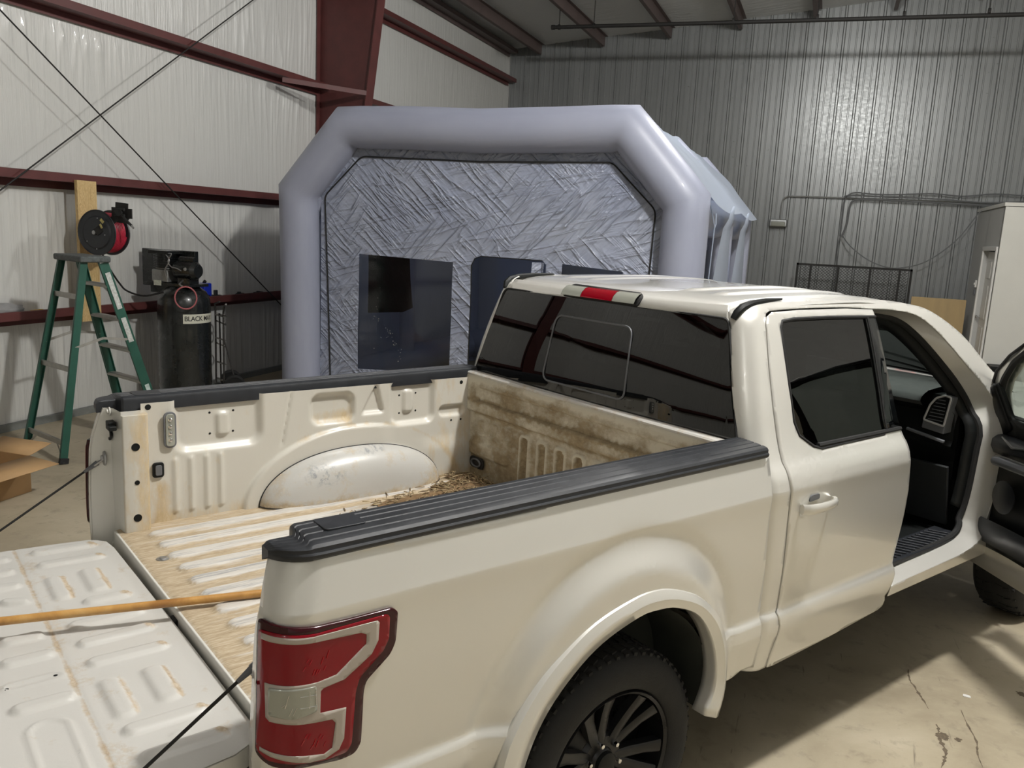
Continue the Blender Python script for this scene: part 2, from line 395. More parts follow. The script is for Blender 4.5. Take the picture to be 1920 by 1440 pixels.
for side in (-1, 1):
    rear = [(XR(z)-.060 + .0, z) for z in lin(.50, 1.386, 24)]
    mid = [((a[0]+b[0])/2, (a[1]+b[1])/2) for a, b in zip(AI, AO)][3:-2]
    outl = [(rear[0][0], .50)]+rear[1:]+[(.3, 1.389), (1.0, 1.396), (1.855, 1.405), (1.862, 1.25), (1.875, 1.05), (1.895, .87), (1.905, .75), (1.91, .69), (1.925, .54), (1.89, .55), (1.84, .556), (1.80, .54), (1.755, .53), (1.70, .50), (1.67, .475), (1.64, .47)]+mid[::-1]+[(.62, .50)]
    bs = sheet('bed_side', outl, [], bedS(side), M['paint'], T, step=.022, cu=(1.15,), cv=(1.25, 1.258, 1.268, .75, .735, .765), out=(0, side, 0), solid=.006)
    if side < 0: tag(bs, 'smooth outer panel of the bed nearest the camera')
    # wheel arch flare
    g = G(); n = len(AI)
    def P_(k, t, w): return (AI[k][0]*(1-t)+AO[k][0]*t, side*w, AI[k][1]*(1-t)+AO[k][1]*t)
    prof = [(1.0, 1.004), (.98, 1.016), (.90, 1.030), (.62, 1.040), (.52, 1.042), (.45, 1.039), (.05, 1.030), (0.0, 1.024), (-.02, 1.012), (-.03, .99), (-.03, .97)]
    rows = [[P_(k, t, w+0*(0 if k else 0)) for k in range(n)] for t, w in prof]
    for A, Bq in zip(rows, rows[1:]): g.strip(A, Bq)
    bmesh.ops.remove_doubles(g.bm, verts=g.bm.verts, dist=1e-5)
    fl = g.done('wheel_arch_flare', M['paint'], T, ang=40, solid=.004)
    g = G()
    for (x, z) in ((1.628, .70),): g.lathe([(.010, 0), (.010, .012)], (x-.03, side*1.018, z), (0, side, 0), 12)
    g.done('flare_clip_hole', M['trim_black'], fl)
    # front lower step highlight lip of the bed side
    # end jamb behind the tail lamp
    g = G()
    def jam(t, z):
        xr = XR(z); w0 = WBP(z)-.10-.005
        Q = [(xr+.003, w0+.01), (xr+.006, w0-.01), (xr+.030, w0-.022), (.046, w0-.03), (.052, .83), (.055, .80), (.06, .745)] if side > 0 else [(xr+.003, w0+.01), (xr+.006, w0), (.03+xr, w0-.004), (.06, w0-.006), (.08, w0-.008), (.12, w0-.010), (.16, w0-.012)]
        i = min(int(t), len(Q)-2); f = t-i
        return (Q[i][0]*(1-f)+Q[i+1][0]*f, side*(Q[i][1]*(1-f)+Q[i+1][1]*f), z)
    g.grid(jam, [0, 1, 2, 3, 4, 5, 6], lin(.62, 1.386, 20))
    jm = g.done('bed_end_jamb', M['jamb'], T, ang=25)
    if side > 0: g = G(); g.lathe([(.024, 0), (.024, .006), (.016, .006), (.014, -.02), (0, -.02)], (.043, side*.855, 1.275), (-1, 0, 0), 20)
    if side > 0: g.done('jamb_grommet', M['rubber'], jm)
    if side > 0: g = G(); g.box((.035, side*.80, 1.325), (.03, .05, .035)); g.box((.03, side*.77, 1.322), (.03, .05, .018)); g.done('tailgate_latch_striker', M['trim_black'], jm, bevel=.004)
    for (y, z) in ((.845, 1.372), (.845, .815)) if side > 0 else ():
        g = G(); g.lathe([(.018, 0), (.018, .004), (.010, .006), (.010, .012), (0, .013)], (.042, side*y, z), (-1, 0, 0), 16); g.done('jamb_bolt', M['jamb'], jm)
    # strip post between the jamb and the inner wall
    yk = 0 if side > 0 else .088
    pts = [(.060, .744), (.062, .738), (.068, .735), (.148, .735), (.155, .738), (.160, .746), (.165, .82), (.06, .82)]
    g = G(); g.prism(pts, lambda x, y: (x, side*(y+yk), .888), lambda x, y: (x, side*(y+yk), 1.372))
    po = g.done('bed_end_post', M['bed_wall'], T, bevel=.003)
    set_attr(po, 'dirt', lambda c: .30+.35*sstep(.12, .16, c.x)+.25*sstep(1.0, .9, c.z)-.1)
    for (x, z, r) in ((.108, 1.242, .013), (.110, 1.095, .008), (.108, .947, .013)):
        g = G(); g.lathe([(r*1.25, 0), (r*1.2, .0015), (r, .0015), (r, -.004), (0, -.004)], (x, side*(.7345+yk), z), (0, -side, 0), 20); g.done('post_hole', M['trim_black'], po)
    # inner wall with its pressed shapes
    def wall(x, z, side=side):
        y = (.800 if side > 0 else .845)+.012*sstep(1.0, 1.4, z)
        y += .026*rr(x, z, .466, 1.345, .180, .160, .05, .020)
        y -= .014*rr(x, z, .487, 1.281, .026, .050, .015, .006)
        y += .026*rr(x, z, .996, 1.302, .106, .066, .04, .014)
        y += .026*rr(x, z, 1.431, 1.300, .120, .110, .04, .015)
        y -= .014*rr(x, z, 1.412, 1.30, .026, .055, .015, .006)
        d = math.hypot((x-1.12)/.57, (z-.87)/.345)
        y -= .020*(1-sstep(.965, 1.0, d))*(1-sstep(1.22, 1.34, x))
        y -= .014*sstep(1.42, 1.56, x)*sstep(1.12, 1.03, z)*(1 if x > 1.3 else 0)
        for rx in (.277, .342, .408, .467): y -= .009*rr(x, z, rx, 1.04, .010, .118, .01, .007)
        t = (z-1.265)/.135
        if -.1 < t < 1.05: y += .022*(1-sstep(-.008, .008, abs(x-1.206-.02*t)-.056*(1-max(0, t))))*sstep(-.1, .05, t)
        y += .018*rr(x, z, 1.665, 1.232, .075, .024, .02, .006)
        y += .008*math.exp(-((x-(.742+.2*(z-1.149)))/.006)**2)*sstep(1.14, 1.17, z)
        return (x, side*y, z)
    g = G(); g.grid(wall, lin(.15, 1.785, 200 if side > 0 else 50), lin(.885, 1.40, 72 if side > 0 else 20))
    wl = g.done('bed_inner_wall', M['bed_wall'], T, ang=60)
    def wd(c):
        x, z = c.x, c.z
        v = .12+.5*math.exp(-((x-.22)/.035)**2)*sstep(1.10, 1.03, z)+.25*math.exp(-((x-.30)/.05)**2)*sstep(1.25, 1.1, z)
        v += .30*math.exp(-((math.hypot((x-1.12)/.57, (z-.87)/.345)-1.0)/.03)**2)*sstep(.7, .9, x)
        v += .4*rr(x, z, 1.0, 1.255, .09, .03, .02, .02)+.25*sstep(1.4, 1.7, x)+.3*sstep(.96, .89, z)
        return v
    set_attr(wl, 'dirt', wd)
    g = G(); r2 = round_poly([(.239, 1.214), (.275, 1.214), (.275, 1.352), (.239, 1.352)], .018, 6)
    o2 = offset_poly(r2, .007)
    if side > 0:
        g.prism(o2, lambda x, z: (x, side*.800, z), lambda x, z: (x, side*.790, z)); bl = g.done('bed_lamp_bezel', M['grey_plastic'], T, bevel=.002)
        g = G(); g.prism(r2, lambda x, z: (x, side*.796, z), lambda x, z: (x, side*.786, z)); ll = g.done('bed_lamp_lens', M['clear_lens'], bl, bevel=.003)
        for k in range(4):
            g = G(); g.lathe([(.009, 0), (.006, .004), (0, .005)], (.257, .7855, 1.24+.029*k), (0, -1, 0), 12); g.done('lamp_diode', M['chrome'], bl)
        g = G(); r3 = round_poly([(.184, 1.086), (.230, 1.086), (.230, 1.150), (.184, 1.150)], .014, 5)
        g.prism(r3, lambda x, z: (x, .801, z), lambda x, z: (x, .791, z)); tp_ = g.done('tie_down_plate', M['trim_black'], T, bevel=.003)
        g = G(); g.prism(round_poly([(.194, 1.096), (.220, 1.096), (.220, 1.140), (.194, 1.140)], .008), lambda x, z: (x, .791, z), lambda x, z: (x, .785, z)); g.done('tie_down_boss', M['grey_plastic'], tp_, bevel=.002)
        for (x, z, r) in ((.178, 1.383, .012), (.433, 1.331, .005), (.432, 1.240, .005), (.535, 1.332, .005), (.532, 1.241, .005), (1.365, 1.33, .005), (1.365, 1.24, .005), (1.46, 1.335, .005), (1.46, 1.245, .005), (1.72, 1.375, .010), (1.66, 1.18, .006), (1.72, 1.18, .006)):
            p = wall(x, z); g = G(); g.lathe([(r, 0), (r*.6, .0008), (0, .0008)], (p[0], p[1]-.001, p[2]), (0, -1, 0), 14); g.done('wall_hole', M['trim_black'], wl)
    # wheelhouse
    def dome(t, ph):
        s = math.cos(ph)**(2/3.2); c_ = math.cos(t); s_ = math.sin(t)
        X = 1.10+.478*math.copysign(abs(c_)**(2/2.15), c_)*s
        Z = .874+.246*abs(s_)**(2/2.15)*s
        return (X, side*(.815-.165*math.sin(ph)**(2/2.6)), Z)
    g = G(); g.grid(dome, lin(0, PI, 56), [ph for ph in lin(0, PI/2-.001, 22)])
    bmesh.ops.remove_doubles(g.bm, verts=g.bm.verts, dist=1e-4)
    wh = g.done('wheelhouse', M['wheelhouse'], T, ang=70)
    set_attr(wh, 'dirt', lambda c: .24+.45*sstep(.94, .89, c.z)+.25*sstep(1.35, 1.55, c.x)*sstep(1.08, .95, c.z)+.2*sstep(.80, .70, c.x))
    set_attr(wh, 'scuff', lambda c: math.exp(-((c.x-.90)/.07)**2-((c.z-1.03)/.035)**2)*1.6+1.3*math.exp(-((c.x-1.17)/.06)**2-((c.z-1.105)/.015)**2))
    g = G(); g.tube([dome(t_, .15) for t_ in lin(.02, PI-.02, 48)], .003, 6); g.tube([(X_, Y_, .895) for (X_, Y_, Z_) in [dome(t_, ph_) for t_, ph_ in [(.06, p_) for p_ in lin(.15, 1.45, 8)]]], .0028, 6); g.tube([(X_, Y_, .895) for (X_, Y_, Z_) in [dome(PI-.06, p_) for p_ in lin(.15, 1.45, 8)]], .0028, 6); g.tube([(.72, side*.652, .896), (1.48, side*.652, .896)], .0025, 6); g.done('wheelhouse_seam', M['chassis'], wh)
    # rail cap
    g = G()
    prof = [(.960, -.006), (.976, -.006), (.982, .0), (.984, .008), (.981, .012), (.979, .0125), (.978, .016), (.9785, .024), (.972, .031), (.962, .034), (.952, .035), (.9475, .031), (.944, .035), (.920, .038), (.9165, .034), (.913, .038), (.890, .040), (.8865, .036), (.883, .040), (.862, .041), (.8585, .037), (.855, .041), (.838, .040), (.828, .034), (.824, .024), (.824, -.022), (.830, -.022)]
    def cap(X, j):
        w_, dz = prof[j]; w_ = w_ if w_ < .95 else .95+(w_-.95)*1.0; zt = 1.387+.0105*X
        R = .11; k = max(0, (.105-X)/R); k = min(k, .985)
        wo = .990-.10*(1-math.sqrt(1-k*k)); wi = .824+.045*(1-sstep(.072, .085, X))
        if dz > .021: dz = .021+(dz-.021)*(.25+.75*sstep(.062, .088, X))
        if X < .012 and dz > 0: dz *= .55+.45*sstep(-.004, .012, X)
        t = (w_-.824)/(.990-.824)
        return (X, side*(wi+(wo-wi)*t), zt+dz)
    xs = [-.003, .002, .008, .016, .026, .038, .050, .062, .070, .076, .082, .090, .105, .13]+lin(.2, 1.80, 10)+[1.835]
    g.grid(lambda X, j: cap(X, int(j)), xs, list(range(len(prof))))
    g.bm.faces.new([g.bm.verts.new(cap(-.003, j)) for j in range(len(prof))]); g.bm.faces.new([g.bm.verts.new(cap(1.835, j)) for j in range(len(prof))])
    rc = g.done('bed_rail_cap', M['black_plastic'], T, ang=28)
    tag(rc, 'ribbed black plastic cap on the bed rail nearest the camera' if side < 0 else 'black plastic cap on the far bed rail')
    g = G(); g.prism(round_poly([(.135, .842), (.135, .925), (.245, .925), (.245, .842)], .012, 4), lambda x, y: (x, side*y, 1.418), lambda x, y: (x, side*y, 1.4315)); g.done('stake_pocket_cover', M['black_plastic'], rc, bevel=.002)
    # tail lamp, wrapped round the corner
    f0 = bedS(side, .003, False); f1 = bedS(side, .0055, False); f2 = bedS(side, .010, False); f3 = bedS(side, .0118, False); f4 = bedS(side, .0135, False)
    TLr = round_poly(TL, .012, 3)
    lampb = sheet('tail_light', TLr, [], f2, M['dark_red'], T, step=.015, out=(0, side, 0), solid=.012)
    tag(lampb, 'red and clear tail lamp on the corner of the bed nearest the camera' if side < 0 else 'far tail lamp seen edge on as a dark red sliver')
    red = [(-.056, 1.222), (-.02, 1.222), (.079, 1.213), (.153, 1.214), (.262, 1.214), (.270, 1.205), (.270, 1.145), (.255, 1.115), (.192, 1.062), (.182, 1.026), (.178, .882), (.165, .862), (.11, .862), (-.03, .893), (-.056, .915)]
    rl = sheet('red_lens', round_poly(red, .008, 3), [], f3, M['red_lens'], lampb, step=.015, out=(0, side, 0), solid=.002)
    band1 = [(-.046, 1.216), (-.02, 1.214), (.071, 1.207), (.235, 1.204), (.240, 1.198), (.239, 1.15), (.222, 1.118), (.150, 1.072), (.095, 1.066), (.088, 1.060), (.088, 1.001), (.157, .993), (.155, .907), (.143, .880), (.108, .868), (.066, .873), (-.021, .905), (-.045, .915), (-.045, .925), (-.021, .917), (.043, .899), (.103, .882), (.124, .892), (.130, .960), (.120, .973), (.08, .979), (-.023, .998), (-.032, 1.008), (-.035, 1.095), (.08, 1.086), (.128, 1.091), (.206, 1.150), (.206, 1.175), (.19, 1.184), (.071, 1.192), (-.03, 1.200), (-.046, 1.202)]
    sheet('pale_lens_band', band1, [], f4, M['pale_lens'], lampb, step=.012, out=(0, side, 0), solid=.002)
    rv = sheet('reverse_lens', round_poly([(-.024, 1.014), (-.026, 1.086), (.076, 1.078), (.080, 1.010), (.03, 1.004)], .006, 3), [], bedS(side, .0152, False), M['clear_lens'], lampb, step=.012, out=(0, side, 0), solid=.002)
    g = G()
    for u0, z0_, u1, z1 in ((.018, 1.070, .010, 1.035), (.010, 1.045, .004, 1.040), (.026, 1.035, .018, 1.015), (.034, 1.035, .026, 1.015), (.060, 1.072, .060, 1.025), (.074, 1.070, .076, 1.030), (.040, 1.060, .076, 1.056), (.040, 1.030, .076, 1.026)):
        P0 = Vector(bedS(side, .0158, False)(u0, z0_)); P1 = Vector(bedS(side, .0158, False)(u1, z1)); g.tube([P0, P1], .0011, 5)
    g.done('reverse_reflector', M['chrome'], lampb, ang=10)
    for zc, hh in ((1.135, .030), (.925, .022)):
        g = G()
        for k in range(9):
            u0 = .045+.007*k; zz = zc+random.uniform(-hh, hh); P0 = Vector(bedS(side, .0128, False)(u0, zz)); P1 = Vector(bedS(side, .0128, False)(u0+.006, zz+random.uniform(.008, .02))); g.tube([P0, P1], .0012, 5)
        g.done('bulb_reflector', M['bulb_red'], lampb, ang=10)
# ---------------------------------------------------------------- bed floor
RIBY = [.66, .535, .405, .275, .145, .015, -.115, -.245, -.375, -.505, -.635]
def floorz(x, y):
    z = .889
    for ry in RIBY:
        if abs(y-ry) < .06: z += .011*rr(x, y, .935, ry, .80, .036, .03, .010)
    z -= .004*(1-sstep(.034, .05, x))
    return z
g = G(); g.grid(lambda x, y: (x, y, floorz(x, y)), sorted(set([.034, .04, .05]+lin(.06, .22, 16)+lin(.22, 1.785, 60))), lin(-.80, .80, 220))
bf = g.done('bed_floor', M['bed_floor'], T, ang=60)
def fd(c):
    r = (c.z-.889)/.011
    v = .80-.55*sstep(.3, .95, r)+.15*sstep(.14, .05, c.x)
    v += .35*sstep(1.3, 1.7, c.x)+.5*math.exp(-((c.x-1.25)/.35)**2-((c.y-.50)/.12)**2)
    v -= .3*sstep(.055, .04, c.x)
    return v
set_attr(bf, 'dirt', fd); set_attr(bf, 'scuff', lambda c: sstep(.5, 1, (c.z-.889)/.011)*.8)
g = G(); g.box((.037, 0, .842), (.012, 1.60, .088)); g.done('floor_rear_lip', M['jamb'], bf, bevel=.003)
for (x, y) in ((.112, .405), (.867, .470), (.108, -.56)):
    g = G(); g.lathe([(.024, 0), (.024, .003), (.014, .004), (.012, .008), (0, .008)], (x, y, floorz(x, y)-.001), (0, 0, 1), 20); g.done('floor_bolt', M['steel'], bf)
# front wall of the bed
SLOT = [(.338-.1295*k) for k in range(9)]
def frontx(y, z):
    x = 1.762
    x += .020*sstep(1.232, 1.222, z)
    x += .018*rr(y, z, .0, 1.323, .775, .036, .02, .005)
    x += .006*sstep(1.40, 1.42, z)
    for sy in SLOT:
        if abs(y-sy) < .08:
            x += .022*rr(y, z, sy, 1.06, .024, .115, .02, .005)-.011*rr(y, z, sy, 1.06, .041, .132, .03, .006)
    for sy in (.695, .588, .462):
        if abs(y-sy) < .08: x += .012*rr(y, z, sy, 1.152, .022, .034, .01, .004)-.007*rr(y, z, sy, 1.152, .034, .046, .015, .004)
    if y > .45: x -= .016*rr(y, z, .63, 1.035, .165, .036, .02, .008)
    return x
fo = [(-.88, .885), (.79, .885), (.79, .92), (.842, 1.05), (.883, 1.171), (.872, 1.23), (.848, 1.262), (.87, 1.27), (.895, 1.279), (.897, 1.40), (.885, 1.415), (-.88, 1.415)]
bw = sheet('bed_front_wall', fo, [], lambda y, z: (frontx(y, z), y, z), M['bed_front'], T, step=.011, stepv=.007, out=(-1, 0, 0), ang=60)
def bd(c):
    y, z = c.y, c.z; n = noise.noise(Vector((y*22, z*3, 1.0)))
    v = .56+.40*math.exp(-((z-(1.295-.012*abs(n)*3))/.012)**2)-.25*sstep(1.375, 1.40, z)+.25*math.exp(-((z-1.222)/.010)**2)  # scalloped dirt line; band below the ledge paints its shadow into the colour
    v += .18*sstep(1.2, .9, z)+.15*noise.noise(Vector((y*6, z*2, 5)))
    for sy in SLOT:
        if abs(y-sy) < .06: v += .35*rr(y, z, sy, 1.06, .024, .115, .02, .006)-.50*(rr(y, z, sy, 1.06, .040, .131, .03, .006)-rr(y, z, sy, 1.06, .028, .119, .02, .006))
    v -= .35*sstep(.76, .82, y)
    return v
set_attr(bw, 'dirt', bd)
g = G(); g.grid(lambda y, t: ((1.768, y, 1.413), (1.766, y, 1.424), (1.772, y, 1.430), (1.790, y, 1.431), (1.794, y, 1.427), (1.798, y, 1.431), (1.818, y, 1.430), (1.824, y, 1.420))[int(t)], lin(-.83, .88, 20), list(range(8)))
tf = g.done('top_flange', M['gate'], bw, ang=40); set_attr(tf, 'dirt', lambda c: .32+.3*noise.noise(Vector((c.y*9, 0, 0))))
g = G(); g.prism(round_poly([(.655, .93), (.775, .93), (.775, .99), (.655, .99)], .03, 6), lambda y, z: (1.775, y, z), lambda y, z: (1.768, y, z)); tdb = g.done('front_tie_down', M['chassis'], T, bevel=.002)
g = G(); g.tube(spline([(1.764, .715+.038*math.cos(a), .960+.02*math.sin(a)) for a in lin(0, 2*PI, 12)[:-1]], 2, True), .005, 8, True); g.done('tie_down_ring', M['grey_plastic'], tdb)
# ---------------------------------------------------------------- tailgate, lowered
TG = [(-.267, -.045, .782, .768), (-.267, -.043, .643, .631), (-.19, -.043, .241, .236), (-.266, -.040, .078, .080), (-.265, -.043, -.058, -.049), (-.266, -.040, -.192, -.193), (-.262, -.050, -.594, -.594), (-.256, -.042, -.732, -.730),
      (-.417, -.337, .372, .340), (-.453, -.336, .069, .067), (-.469, -.332, -.069, -.072), (-.478, -.324, -.345, -.346), (-.50, -.34, .50, .495), (-.50, -.34, .64, .635), (-.50, -.34, .77, .765), (-.48, -.33, -.77, -.77)]
BLK = [(-.239, .406, .026, .105), (-.122, .42, .029, .105), (-.236, -.418, .026, .107), (-.119, -.407, .028, .100)]
def gatez(x, y):
    z = .853
    for a, b, ya, yb in TG:
        yc = ya+(yb-ya)*(x-a)/(b-a) if b > a else ya
        if abs(y-yc) < .05: z += .012*rr(x, y, (a+b)/2, yc, (b-a)/2, .024, .024, .007)
    for cx, cy, hx, hy in BLK:
        if abs(y-cy) < .15: z += .010*rr(x, y, cx, cy, hx, hy, .02, .012)
    z += .006*(rr(x, y, -.405, -.212, .078, .022, .022, .005)-rr(x, y, -.405, -.212, .070, .015, .015, .004))
    z += .007*(rr(x, y, -.41, -.60, .052, .17, .05, .006)-rr(x, y, -.41, -.60, .044, .16, .045, .006))
    z += .005*rr(x, y, -.148, -.672, .02, .012, .012, .006)
    z -= .004*math.exp(-((x+.3155)/.0035)**2)
    z -= .004*(1-sstep(-.60, -.57, x))
    return z
go = [(.022, -.78), (.020, -.20), (.012, .40), (.008, .70), (-.002, .782), (-.03, .815), (-.06, .835), (-.20, .852), (-.40, .868), (-.56, .872), (-.575, .85), (-.575, -.85), (-.56, -.872), (-.40, -.868), (-.20, -.852), (-.06, -.835), (-.01, -.81)]
tg = sheet('tailgate', go, [], lambda x, y: (x, y, gatez(x, y)), M['gate'], T, step=.0075, out=(0, 0, 1), ang=60)
def gd(c):
    x, y = c.x, c.y; v = .10
    v += .80*math.exp(-((x+.316)/.0045)**2)+.30*math.exp(-((x+.020)/.022)**2)*(.5+.5*noise.noise(Vector((y*9, 2, 0))))
    for a, b, ya, yb in TG:
        if b > -.2: v += .95*math.exp(-((x-b+.012)/.018)**2-((y-yb-.004)/.02)**2)
    for cx, cy, hx, hy in BLK: v += .85*math.exp(-((x-cx-hx-.004)/.009)**2)*sstep(hy+.02, hy-.02, abs(y-cy))*(1 if cy > 0 or cx > -.2 else .6)
    v += .22*math.exp(-((x+.28)/.04)**2)
    return v
set_attr(tg, 'dirt', gd)
g = G(); g.prism(offset_poly(go, -.0005), lambda x, y: (x, y, .790), lambda x, y: (x, y, .8485)); g.done('tailgate_shell', M['jamb'], tg, bevel=.003)
for (x, y) in ((-.472, -.222), (-.350, -.206), (-.377, .845)):
    g = G(); g.lathe([(.006, 0), (.004, .001), (0, .001)], (x, y, gatez(x, y)+.0002), (0, 0, 1), 10); g.done('screw_hole', M['trim_black'], tg)
g = G(); g.box((.026, -.03, .842), (.012, .05, .03)); g.done('hinge_rubber_stop', M['rubber'], tg, bevel=.004)
for side in (1, -1):
    a = Vector((.020, side*.868, 1.176)); b = Vector((-.455, side*.882, .868)) if side > 0 else Vector((-.455, -.872, .868))
    if side < 0: a = Vector((.02, -.84, 1.10)); b = Vector((-.455, -.868, .80))
    g = G(); d = (b-a).normalized(); g.tube([a+d*.06, b], .0045, 8)
    cb = g.done('tailgate_cable', M['chassis'], T)
    tag(cb, 'black tailgate support cable on the side away from the camera' if side > 0 else 'black tailgate support cable beside the near tail lamp')
    g = G(); g.tube([a+d*.03, a+d*.09], [.011, .006], 10); g.done('cable_sleeve', M['grey_plastic'], cb)
    g = G(); n_ = Vector((-1, 0, 0)); g.lathe([(.030, -.004), (.032, 0), (.028, .006), (.014, .007), (.013, .014), (0, .015)], a, n_, 20); g.bar(a+Vector((-.003, 0, 0)), a+d*.045+Vector((-.003, 0, 0)), .03, .008, n_)
    g.done('cable_eye', M['steel'], cb, bevel=.002)
# ---------------------------------------------------------------- cab shell
DOOR_REAR = [(2.03, 1.887), (2.012, 1.86), (1.985, 1.72), (1.97, 1.56), (1.97, 1.39), (1.972, 1.30), (1.985, 1.217), (1.998, 1.065), (2.012, .90), (2.020, .77), (2.010, .755), (2.028, .70), (2.028, .66), (2.016, .56), (2.022, .508)]
DOOR_BOT = [(2.06, .503), (2.457, .52), (2.84, .548), (2.872, .56), (2.878, .59), (2.862, .616), (2.883, .636), (2.902, .72), (2.887, .80), (2.892, .86), (2.902, 1.01), (2.902, 1.115), (2.885, 1.20), (2.869, 1.257), (2.866, 1.30), (2.868, 1.36), (2.861, 1.385)]
def cabback(y, z, off=0):
    lim = WCP(z)-.09; return (CR(z)-off-.022*(1-min(1, abs(y)/lim)**2), y, z)
OPEN_TOP = [(2.07, 1.907), (2.26, 1.912), (2.60, 1.912), (2.82, 1.902), (3.0, 1.893), (3.2, 1.862), (3.39, 1.765), (3.62, 1.60), (3.78, 1.485), (3.85, 1.41), (3.872, 1.30), (3.872, 1.0), (3.862, .85), (3.82, .745), (3.72, .69), (3.5, .665), (2.95, .655), (2.92, .64)]
OPEN_D = [(p.x, p.y) for p in spline([(a, b, 0) for a, b in OPEN_TOP], 5)]
for side in (-1, 1):
    hole = [(2.905, .62), (2.905, .50)] if False else None
    left = [(CR(z)-.0505, z) for z in lin(.505, 1.90, 22)]
    outer = left+[(p.x, p.y) for p in spline([(1.97, 1.932, 0), (2.2, 1.940, 0), (2.7, 1.943, 0), (2.95, 1.936, 0), (3.15, 1.918, 0), (3.33, 1.884, 0), (3.6, 1.765, 0), (3.82, 1.605, 0), (3.93, 1.535, 0), (3.955, 1.50, 0)], 5)]+[(3.955, .60), (2.905, .60)]
    inner = [(2.92, .655), (2.95, .658)]+[p for p in OPEN_TOP[::-1][2:]]
    # C-shaped outline: rocker, A-pillar, roof rail, rear corner
    rearedge = [(p[0]-.005, p[1]) for p in DOOR_REAR]
    C = left+outer[len(left):]+[(2.905, .655)]+[(2.95, .658)]+OPEN_D[::-1][10:]+[(2.035, 1.897)]+rearedge
    sh = sheet('cab_side', C, [], cabS(side), M['paint'], T, step=.02, stepv=.014, cv=(1.245, 1.262, .75), out=(0, side, 0), solid=.005)
    if side < 0: tag(sh, 'cab corner, roof rail and windshield pillar around the open doorway')
    # door frame turned inwards
    def ins(p, d): return p
    ring0 = [(p[0], p[1]) for p in OPEN_TOP]
    ring1 = [(2.07, 1.880), (2.26, 1.882), (2.60, 1.882), (2.82, 1.872), (3.0, 1.863), (3.18, 1.832), (3.36, 1.735), (3.57, 1.575), (3.695, 1.46), (3.74, 1.39), (3.75, 1.30), (3.75, 1.0), (3.745, .87), (3.715, .785), (3.66, .735), (3.5, .715), (2.95, .70), (2.92, .69)]
    g = G(); A = []; Bq = []; Cq = []
    ring0 = OPEN_D; ring1 = [(p.x, p.y) for p in spline([(a, b, 0) for a, b in ring1], 5)]
    for (p, q) in zip(ring0, ring1):
        x, y, z = cabS(side, -.0025)(*p); A.append((x, y, z)); m_ = ((p[0]+q[0])/2, (p[1]+q[1])/2); w2 = abs(y)-.035
        Bq.append(((p[0]*2+q[0])/3, side*w2, (p[1]*2+q[1])/3)); Cq.append((q[0], side*(w2-.045), q[1]))
    def dens(L): return spline(L, 4)
    g.strip(A, Bq); g.strip(Bq, Cq); bmesh.ops.remove_doubles(g.bm, verts=g.bm.verts, dist=1e-5)
    g.done('door_jamb', M['paint'], sh, ang=50)
    if side < 0:
        g = G(); g.tube(Cq, .016, 8); sl = g.done('door_seal', M['rubber'], T)
        g = G(); D_ = [(c[0]+(0), side*(abs(c[1])-.07), c[2]) for c in Cq]
        D2 = []
        for c in Cq:
            v = Vector((3.1-c[0], 0, 1.25-c[2])); v.normalize(); D2.append((c[0]+v.x*.05, side*(abs(c[1])-.05), c[2]+v.z*.05))
        kk = [i for i in range(len(Cq)) if Cq[i][2] > .84]; g.strip([Cq[i] for i in kk], [D2[i] for i in kk]); g.done('pillar_trim', M['trim_black'], T, ang=50, solid=.004)
# back of the cab and rear window
bk = sheet('cab_back', [(-.80, .60), (.80, .60), (.86, 1.0), (.852, 1.39), (.70, 1.865), (.67, 1.92), (-.67, 1.92), (-.70, 1.865), (-.852, 1.39), (-.86, 1.0)], [round_poly([(-.845, 1.405), (.845, 1.405), (.695, 1.864), (-.695, 1.864)], .03, 4)], lambda y, z: cabback(y, z), M['paint'], T, step=.05, out=(-1, 0, 0), solid=.005)
gl = sheet('rear_window', round_poly([(-.850, 1.398), (.850, 1.398), (.700, 1.868), (-.700, 1.868)], .03, 5), [], lambda y, z: cabback(y, z, .004), M['tint'], T, step=.06, out=(-1, 0, 0))
tag(gl, 'dark tinted rear window with a sliding centre pane')
g = G(); e = round_poly([(-.852, 1.396), (.852, 1.396), (.702, 1.870), (-.702, 1.870)], .03, 5); g.tube([cabback(y, z, .004) for y, z in e], .006, 6, True); g.done('window_gasket', M['rubber'], gl)
g = G(); fr = round_poly([(-.27, 1.478), (.27, 1.478), (.245, 1.786), (-.245, 1.786)], .045, 6); g.tube([cabback(y, z, .007) for y, z in fr], .0045, 6, True); g.done('slider_frame', M['grey_plastic'], gl)
ob = G(); o1 = [(y, z) for y, z in e]; bandi = round_poly([(-.80, 1.425), (.80, 1.425), (.665, 1.845), (-.665, 1.845)], .03, 5)
sheet('window_frit_border', e, [bandi], lambda y, z: cabback(y, z, .001), M['gloss_black'], gl, step=.08, out=(-1, 0, 0))
# high brake lamp
f = lambda y, z: cabback(y, z, .006)
bo = [(-.235, 1.872), (.24, 1.878), (.25, 1.90), (.225, 1.925), (.20, 1.934), (-.225, 1.930), (-.245, 1.915)]
bl = sheet('high_brake_light', round_poly(bo, .012), [], lambda y, z: cabback(y, z, .010), M['rubber'], T, step=.06, out=(-1, 0, 0), solid=.012)
tag(bl, 'clear and red brake lamp above the rear window')
for a, b, mm, nm in ((-.232, -.102, 'clear_lens', 'cargo_lamp_lens'), (-.10, .10, 'red_lens', 'red_lens'), (.102, .236, 'clear_lens', 'cargo_lamp_lens')):
    g = G(); g.grid(lambda y, t: (cabback(y, (1.879, 1.883, 1.905, 1.922, 1.926)[int(t)], (.010, .026, .030, .024, .010)[int(t)])), lin(a, b, 6), [0, 1, 2, 3, 4]); g.done(nm, M[mm], bl, ang=50)
